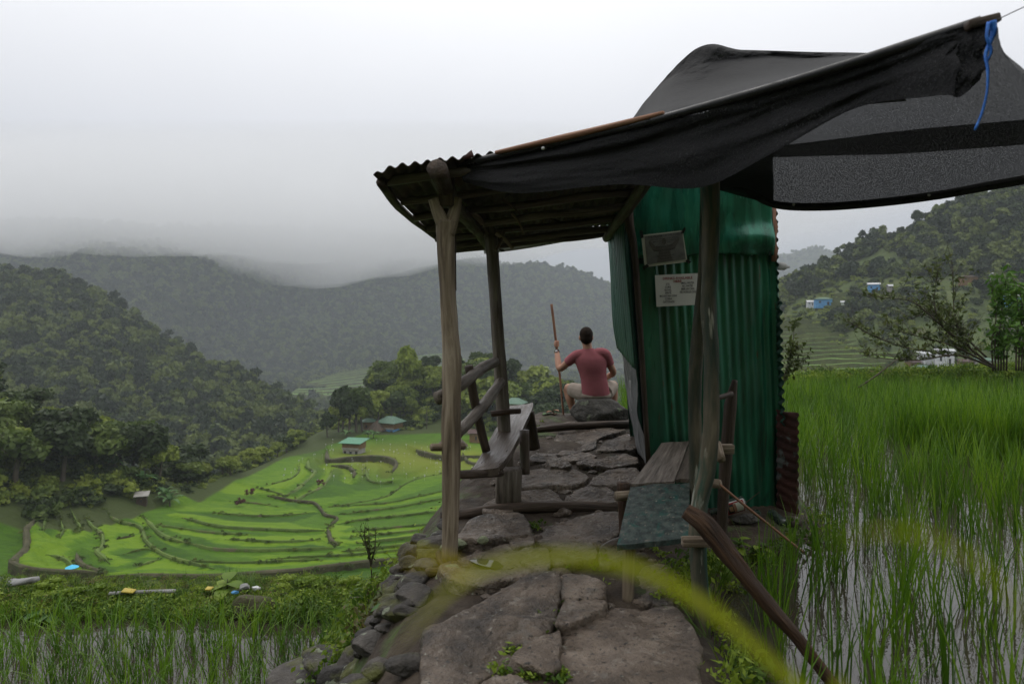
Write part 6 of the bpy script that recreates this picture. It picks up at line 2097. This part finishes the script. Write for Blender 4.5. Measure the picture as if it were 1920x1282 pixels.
for a, d, lb in ((318, 93, 'banana plant with upright pale leaves closest to the rice field'), (308, 94, 'banana plant leaning over the tin shed'), (265, 95, 'banana plant above the tin shed'), (215, 96, 'banana plant in the thicket on the slope'), (205, 97, 'banana plant half hidden in the thicket')):
    x = (a - CX) / FPX * d
    fan_plant(tz(x, d), 9, 2.6, lb)
for a, d, lb in ((700, 158, 'banana plant beside the bright green roof'), (690, 158, 'banana plant behind the bright green roof'), (650, 158, 'banana plant left of the bright green roof, under the row of trees')):
    x = (a - CX) / FPX * d
    fan_plant(tz(x, d), 9, 2.6, lb)
fan_plant(tz((-6 - CX) / FPX * 90, 90), 15, 3.6, 'palm with feathery fronds at the edge of the view on the slope', name='palm_tree', h=6.0, mat='leaf_lime', wd=0.07)
fan_plant(tz((800 - CX) / FPX * 168, 168), 11, 2.2, 'slender palm at the foot of the wood by the thatched hut', name='palm_tree', h=5.0, mat='leaf_wood', wd=0.06)

# red leaved bushes in the fields
for k, (a, b_, lb) in enumerate([(600, 912, 'dark red leaved bush on the bund in mid field'), (452, 948, 'dark red leaved bush at the field edge by the ravine'), (467, 930, 'small red leaved bush on the rim of the ravine')]):
    q = hit(a, b_, zvalley0, 60, 170, 900)
    t_ = thing('red_bush', q, lb, 'bush')
    cm = crown(rt, 300, 0.16, 0.8, 0.7, 0.6, lobes=6)
    for i in range(len(cm.V)):
        cm.V[i] = cm.V[i] * 1.0 + q
    cm.build('foliage', pmat('red_leaf', [(0.05, 0.012, 0.015), (0.10, 0.03, 0.03)], scale=1, rough=0.7, bump=0) if k == 0 else bpy.data.materials['red_leaf'], parent=t_)['kind'] = 'stuff'

# ------------------------------------------------------------------ houses
def house(loc, w, dp, h, rot, label, wall, roof, rtype='gable', rise=0.9, over=0.5, lower=None, name='house', cat='house', openings=3, stilt=0.0):
    t_ = thing(name, loc, label, cat)
    t_.rotation_euler = (0, 0, R(rot))
    org = ORG[t_.name].copy()
    ORG[t_.name] = np.zeros(3)

    def part(nm, mat, mb, parent=t_):
        ORG[parent.name] = np.zeros(3)
        return mb.build(nm, MAT[mat], parent=parent, smooth_shade=False)
    if lower:
        part('lower_wall', lower, MB().box((0, 0, h * 0.25 - 0.5), (w * 0.94, dp * 0.94, h * 0.5 + 1.0)))
        wl = part('wall', wall, MB().box((0, 0, h * 0.76), (w, dp, h * 0.48)))
        part('balcony_rail', 'house_concrete', MB().box((0, -dp / 2 - 0.05, h * 0.56), (w * 1.02, 0.08, 0.35)))
    else:
        wl = part('wall', wall, MB().box((0, 0, h * 0.5 - 0.5), (w, dp, h + 1.0)))
    a, b_ = w / 2 + over, dp / 2 + over
    th = 0.08
    mb = MB()
    if rtype == 'gable':
        V = [(-a, -b_, h - 0.15), (a, -b_, h - 0.15), (a, 0, h + rise), (-a, 0, h + rise), (-a, b_, h - 0.15), (a, b_, h - 0.15)]
        F = [(0, 1, 2, 3), (3, 2, 5, 4)]
    elif rtype == 'hip':
        V = [(-a, -b_, h - 0.1), (a, -b_, h - 0.1), (a, b_, h - 0.1), (-a, b_, h - 0.1), (-a * 0.35, 0, h + rise), (a * 0.35, 0, h + rise)]
        F = [(0, 1, 5, 4), (1, 2, 5), (2, 3, 4, 5), (3, 0, 4)]
    elif rtype == 'cone':
        n_ = 14
        V = [(a * math.cos(k * 6.283 / n_), b_ * math.sin(k * 6.283 / n_), h - 0.6) for k in range(n_)] + [(a * 0.5 * math.cos(k * 6.283 / n_), b_ * 0.5 * math.sin(k * 6.283 / n_), h + rise * 0.42) for k in range(n_)] + [(0, 0, h + rise)]
        F = [(k, (k + 1) % n_, n_ + (k + 1) % n_, n_ + k) for k in range(n_)] + [(n_ + k, n_ + (k + 1) % n_, 2 * n_) for k in range(n_)]
    else:
        V = [(-a, -b_, h), (a, -b_, h), (a, b_, h + rise), (-a, b_, h + rise)]
        F = [(0, 1, 2, 3)]
    rf = part('roof', roof, mb.add(V, F))
    solidify(rf, th)
    for k in range(openings):
        x = -w / 2 + w * (k + 0.5) / openings
        nm = 'door' if k == openings - 1 else 'window'
        z0, hh = (h * 0.30, h * 0.45) if nm == 'door' else (h * 0.52, h * 0.28)
        if lower:
            z0, hh = (h * 0.20, h * 0.36) if nm == 'door' else (h * 0.24, h * 0.22)
        wn = part(nm, 'opening', MB().box((x, -dp / 2 - (0.01 if not lower else -dp * 0.03 + 0.02), z0), (w * 0.13, 0.06, hh)))
        part('frame', 'house_wood', MB().box((x, -dp / 2 - (0.03 if not lower else -dp * 0.03 + 0.04), z0 + hh / 2 + 0.04), (w * 0.16, 0.08, 0.07)), wn)
    ORG[t_.name] = org
    return t_


def vh(px, py):
    return hit(px, py, zvalley0, 60, 200, 1600)


q = vh(664, 852)
house(q, 3.7, 3.2, 2.6, -14, 'two storey pale house with bright green roof at the edge of the fields', 'house_wood', 'roof_green', 'shed', 0.45, 0.6, lower='house_concrete')
q = P(733, 815, 168)
house(q, 4.4, 4.0, 3.3, -25, 'wooden house with dull green roof and blue lower wall below the wood', 'house_wood', 'roof_green_dull', 'hip', 1.3, 0.7, lower='house_blue')
house(P(707, 814, 167), 3.2, 3.2, 1.7, 0, 'low thatched hut between the two green roofed houses', 'house_wood', 'thatch', 'cone', 1.8, 0.9, name='thatched_hut', cat='hut', openings=1)
house(P(692, 808, 170), 2.6, 2.6, 2.6, 10, 'small orange brown house with green roof behind the low thatched hut', 'house_wood', 'roof_green_dull', 'hip', 0.6, 0.5, openings=2)
house(P(848, 846, 150), 3.6, 3.6, 1.9, 0, 'big thatched hut half hidden by the forked post', 'house_wood', 'thatch', 'cone', 2.6, 1.7, name='thatched_hut', cat='hut', openings=1)
house(P(912, 742, 178), 3.4, 3.0, 1.6, 15, 'house with teal roof peeking through the railing', 'house_wood', 'roof_green_dull', 'gable', 1.2, 0.6)
house(P(893, 824, 158), 3.0, 2.6, 1.8, 0, 'small shed with rusty roof beyond the railing', 'house_wood', 'rust', 'gable', 0.6, 0.4, name='shed', cat='shed', openings=1)
house(P(966, 768, 150), 3.4, 3.0, 1.6, -20, 'house with green roof beyond the far end of the plank bench', 'house_concrete', 'roof_green_dull', 'hip', 1.0, 0.6)
house(P(985, 788, 165), 1.6, 1.5, 0.8, 20, 'grey tin roofed shed below the green roof beyond the bench', 'house_concrete', 'roof_green_dull', 'gable', 0.5, 0.3, name='shed', cat='shed', openings=1)
house(vh(266, 945) + (0, 0, 0.3), 1.2, 1.1, 0.9, 20, 'small weathered tin shed at the foot of the slope', 'wood_dark', 'house_concrete', 'shed', 0.3, 0.3, name='shed', cat='shed', openings=1)
# stone platform wall below the houses
pw = thing('platform_wall', P(720, 830, 164), 'earth and concrete platform wall holding up the houses below the wood', 'wall')
MB().box(P(712, 826, 165), (9.5, 3, 3.2), jit=0.15, seed=2).build('wall_face', MAT['bund_earth'], parent=pw)
MB().box(P(728, 822, 163.2), (3.2, 0.3, 1.6), rot=Matrix.Rotation(R(-20), 4, 'Z')).build('parapet', MAT['house_concrete'], parent=pw)


def on_m4(px, py):
    a = CX + M4[..., 0] / M4[..., 1] * FPX
    b_ = HY - (M4[..., 2] - CAMZ) / M4[..., 1] * FPX
    k = np.argmin((a - px) ** 2 + (b_ - py) ** 2)
    p = M4.reshape(-1, 3)[k]
    d = p[1] - 2.5
    return P(px, py, d)


for a, b_, w, h, wall_, roof_, ty, lb in [
        (1543, 573, 6.2, 2.6, 'house_blue', 'roof_green_dull', 'hip', 'bright blue house on the terraced hill across the valley'),
        (1519, 573, 2.6, 1.6, 'house_white', 'roof_tin', 'gable', 'tiny white shed next to the bright blue house'),
        (1638, 546, 4.0, 2.6, 'house_blue', 'roof_tin', 'gable', 'pale blue house with tin roof above the hill terraces'),
        (1669, 542, 1.9, 1.2, 'house_concrete', 'roof_tin', 'gable', 'tiny tin roofed hut beside the pale blue house'),
        (1581, 571, 1.4, 0.9, 'house_white', 'roof_tin', 'gable', 'white speck of a hut between the blue houses'),
        (1867, 524, 2.4, 1.6, 'house_white', 'roof_tin', 'gable', 'little white house high on the hill beyond the leafy shrubs'),
        (1815, 530, 5.2, 2.0, 'house_wood', 'thatch', 'hip', 'brown roofed house under the trees high on the hill'),
        (1771, 688, 4.4, 4.4, 'house_white', 'roof_tin', 'shed', 'tall white concrete house with tin roof in the hill village'),
        (1741, 676, 4.8, 2.0, 'house_white', 'roof_tin', 'shed', 'low house with broad white roof in the hill village'),
        (1730, 702, 4.6, 2.0, 'house_wood', 'roof_green_dull', 'hip', 'house with dull green roof lowest in the hill village'),
        (1752, 707, 3.0, 1.0, 'house_concrete', 'roof_tin', 'gable', 'house with small bright roof at the foot of the hill village'),
        (1812, 692, 3.8, 2.2, 'house_wood', 'rust', 'gable', 'orange brown house in the hill village behind the thin shrub'),
        (1840, 690, 4.6, 2.2, 'house_concrete', 'roof_green_dull', 'gable', 'grey house beside the orange brown house in the hill village'),
        (1712, 690, 3.4, 1.8, 'house_wood', 'rust', 'gable', 'rusty roofed house at the near end of the hill village'),
        (1896, 570, 5.0, 2.4, 'house_blue', 'roof_tin', 'gable', 'grey blue house beyond the leafy shrubs'),
        (1910, 612, 4.0, 2.2, 'house_concrete', 'roof_green_dull', 'gable', 'house with teal roof behind the leafy shrubs at the edge of view'),
        (1470, 541, 2.0, 1.0, 'house_white', 'roof_tin', 'gable', 'white hut near the cabin wall on the far hillside')]:
    house(on_m4(a, b_), w * 0.95, w * 0.7, h, rt.uniform(-25, 25), lb, wall_, roof_, ty, 0.5, 0.35, openings=2)

# trees standing out on the village hill crest, and its mast
for k, (a, b_, h, kind, lb) in enumerate([(1722, 408, 6.5, 3, 'loose tree standing highest on the hill crest below the net hem'), (1690, 425, 4, 5, 'small round tree on the hill crest'), (1760, 392, 6, 1, 'dense tree on the hill crest next to the net hem')]):
    tree(on_m4(a, b_ + 18), h, kind, 'leaf_wood', lb, wide=0.9)
mp_ = on_m4(1622, 452)
log('mast', [mp_, mp_ + (0, 0, 5.5)], [.10, .06], 'black', 'thin mast on the crest of the village hill', 'mast', seg=5, jit=0)

# ------------------------------------------------------------------ odds and ends in the fields
fl = MB()
for k in range(120):
    x, y = rt.uniform(-40, -6), rt.uniform(112, 152)
    if x < -41 + 0 * y or rt.random() < 0.2:
        continue
    z = float(zvalley(np.array(x), np.array(y)))
    s = rt.uniform(0.08, 0.20)
    fl.box((x, y, z + 0.9), (s, 0.03, s * rt.uniform(0.6, 1.5)))
    fl.box((x, y, z + 0.4), (0.012, 0.012, 1.0))
fl.build('scare_flags', MAT['house_white'], kind='stuff', label='white bird scaring flags dotted over the ripening rice', cat='flags', smooth_shade=False)
q = vh(135, 1079)
um = thing('blue_umbrella', q, 'bright blue umbrella on the bund of the small terraces', 'umbrella')
n_ = 10
V = [q + (0.55 * math.cos(k * .6283), 0.55 * math.sin(k * .6283), 0.75) for k in range(n_)] + [q + (0, 0, 1.0)]
MB().add(V, [(k, (k + 1) % n_, n_) for k in range(n_)]).build('canopy', MAT['tarp_blue'], parent=um)
MB().tube([q, q + (0, 0, 1.0)], [.02, .02], 5, n=3).build('shaft', MAT['black'], parent=um)
# concrete strip, sacks and rubbish on the terrace below
def hitg(a, b_):
    return hit(a, b_, zground, 6, 30, 1500)


a0 = [hitg(*k) for k in [(-20, 1095), (30, 1102), (75, 1122)]]
a1 = [hitg(*k) for k in [(-20, 1110), (20, 1115), (60, 1128)]]
g_ = np.stack([catmull(np.array(a0), 12), catmull(np.array(a1), 12)], 0) + (0, 0, 0.26)
solidify(MB().grid(g_).build('concrete_channel', MAT['concrete'], origin=a0[1], label='pale concrete channel curving over the terrace at the edge of view', cat='channel'), 0.06)
a0 = [hitg(*k) for k in [(205, 1132), (240, 1130), (290, 1128), (330, 1127)]]
g_ = catmull(np.array(a0), 20) + (0, 0, 0.15)
solidify(MB().grid(np.stack([g_, g_ + (0, -0.03, -0.03)], 0)).build('concrete_channel', MAT['concrete'], origin=a0[1], label='narrow concrete channel along the far edge of the weedy bank', cat='channel'), 0.015)
for a, b_, w, lb in ((242, 1129, .12, 'yellow sack laid on the narrow concrete channel'), (392, 1125, .06, 'small yellow sack beside the broad leaved weed')):
    q = hitg(a, b_ + 3) + (0, 0, 0.17)
    MB().box(q, (w * 1.4, 0.10, 0.02), bev=0.006, jit=0.015, seed=3).build('sack', MAT['tarp_yellow'], origin=q - (0, 0, .04), label=lb, cat='sack')
for k, (a, b_, s, m_, lb) in enumerate([(458, 1118, .09, 'concrete', 'crumpled white bag on the rubbish heap'), (480, 1120, .06, 'house_white', 'small white bag on the rubbish heap edge'), (440, 1128, .05, 'house_blue', 'blue scrap of plastic by the broad leaved weed')]):
    q = hitg(a, b_ + 6) + (0, 0, 0.16)
    rock('plastic_bag', q, (s, s * .7, s * .5), 800 + k, m_, label=lb, cat='bag')
for k, (a, b_) in enumerate([(470, 1140), (478, 1150)]):
    q = hitg(a, b_) + (0, 0, 0.05)
rock('straw_heap', q, (.30, .2, .22), 820, 'bund_earth', label='heap of dry brown straw on the bank above the lower rice', cat='heap')
log('black_pipe', [P(592, 1112, 9.6), P(640, 1118, 9.5), P(676, 1124, 9.4)], [.03, .03, .03], 'black', 'black plastic pipe lying along the weedy bank', 'pipe', seg=8, jit=0)
# clumps standing at the edge of the lower terrace
rb = np.random.default_rng(6)
TALL = [rice_clump(rb, 70, 1.0, 0.30, 0.35, 0.012, 0.16) for _ in range(2)]
for k, (a, b_, s) in enumerate([(432, 1100, 1.0), (455, 1102, .8), (478, 1104, .75)]):
    q = hitg(a, b_ + 8)
    t_ = thing('grass_clump', q, ['tall grass clump with pale tips above the rubbish heap', 'middle one of three tall grass clumps', 'tall grass clump nearest the leafy bushes'][k], 'grass')
    m_ = TALL[k % 2]
    mb = MB()
    mb.V, mb.F, mb.G, mb.MI, mb.n = [v * s * 0.9 + q for v in m_.V], list(m_.F), list(m_.G), list(m_.MI), m_.n
    mb.build('blades', MAT['rice_pale'], parent=t_)['kind'] = 'stuff'
for k, (a, b_, s, lb) in enumerate([(530, 1102, .8, 'leafy green bush right of the grass clumps'), (570, 1098, .9, 'leafy green bush in the middle of the terrace edge'), (610, 1100, .8, 'leafy green bush before the long earth wall'), (655, 1096, .7, 'leafy green bush behind the thin sapling'), (95, 1122, .5, 'leafy green bush beside the concrete channel'), (175, 1124, .45, 'low bush at the start of the narrow channel')]):
    q = hitg(a, b_ + 10)
    t_ = thing('bush', q, lb, 'bush')
    cm = crown(rb, 700, 0.075, 0.6, 0.5, 0.35, lobes=9)
    cm.V = [v * (s, s, s * .8) + q for v in cm.V]
    cm.build('foliage', MAT['weed'], parent=t_)['kind'] = 'stuff'
# ------------------------------------------------------------------ air: low cloud on the mountain, haze over all
def vol(name, dens, col):
    m = bpy.data.materials.new(name)
    m.use_nodes = True
    N, L = m.node_tree.nodes, m.node_tree.links
    N.remove(N['Principled BSDF'])
    v = N.new('ShaderNodeVolumePrincipled')
    v.inputs['Color'].default_value = (*col, 1)
    v.inputs['Density'].default_value = dens
    v.inputs['Anisotropy'].default_value = 0.0
    L.new(v.outputs[0], N['Material Output'].inputs['Volume'])
    return m


# lens of cloud resting on the mountain: bumpy underside, thin at its rim
nu, nv = 70, 40
U, W = np.meshgrid(np.linspace(-1, 1, nu), np.linspace(-1, 1, nv))
cx = -620 + 1400 * U
cy = 1330 + 640 * W
edge = np.clip(np.minimum(1 - np.abs(U), 1 - np.abs(W)) / 0.45, 0, 1)
edge = np.sqrt(edge) * edge ** 0.5
base = 80 + np.clip((cx + 330) / 420, 0, 1.2) * 85 + 26 * fbm(np.stack([cx / 210, cy / 210, cx * 0], -1), 4, 31)
mid = 205.0
bot = mid + (base - mid) * edge
top = mid + edge * (40 + 10 * fbm(np.stack([cx / 200, cy / 200, cx * 0 + 5], -1), 3, 33))
bot = np.minimum(bot, top - 0.02)
mb = MB()
mb.grid(np.stack([cx, cy, bot], -1), flip=True)
mb.grid(np.stack([cx, cy, top], -1))
for sl in ((0, slice(None)), (-1, slice(None)), (slice(None), 0), (slice(None), -1)):
    mb.grid(np.stack([np.stack([cx[sl], cy[sl], bot[sl]], -1), np.stack([cx[sl], cy[sl], top[sl]], -1)], 0))
fog = mb.build('mist', vol('cloud_air', 0.0062, (0.99, 0.99, 1.0)), kind='stuff', label='low grey cloud hiding the mountain tops', cat='cloud')
bm = bmesh.new()
bm.from_mesh(fog.data)
bmesh.ops.remove_doubles(bm, verts=bm.verts, dist=0.005)
bmesh.ops.recalc_face_normals(bm, faces=bm.faces)
bm.to_mesh(fog.data)
bm.free()

mb = MB().box((0, 1250, 92), (6400, 3500, 350))
mb.build('haze', vol('haze_air', 0.00036, (0.66, 0.71, 0.76)), kind='stuff', smooth_shade=False, label='pale misty haze filling the valley air', cat='haze')
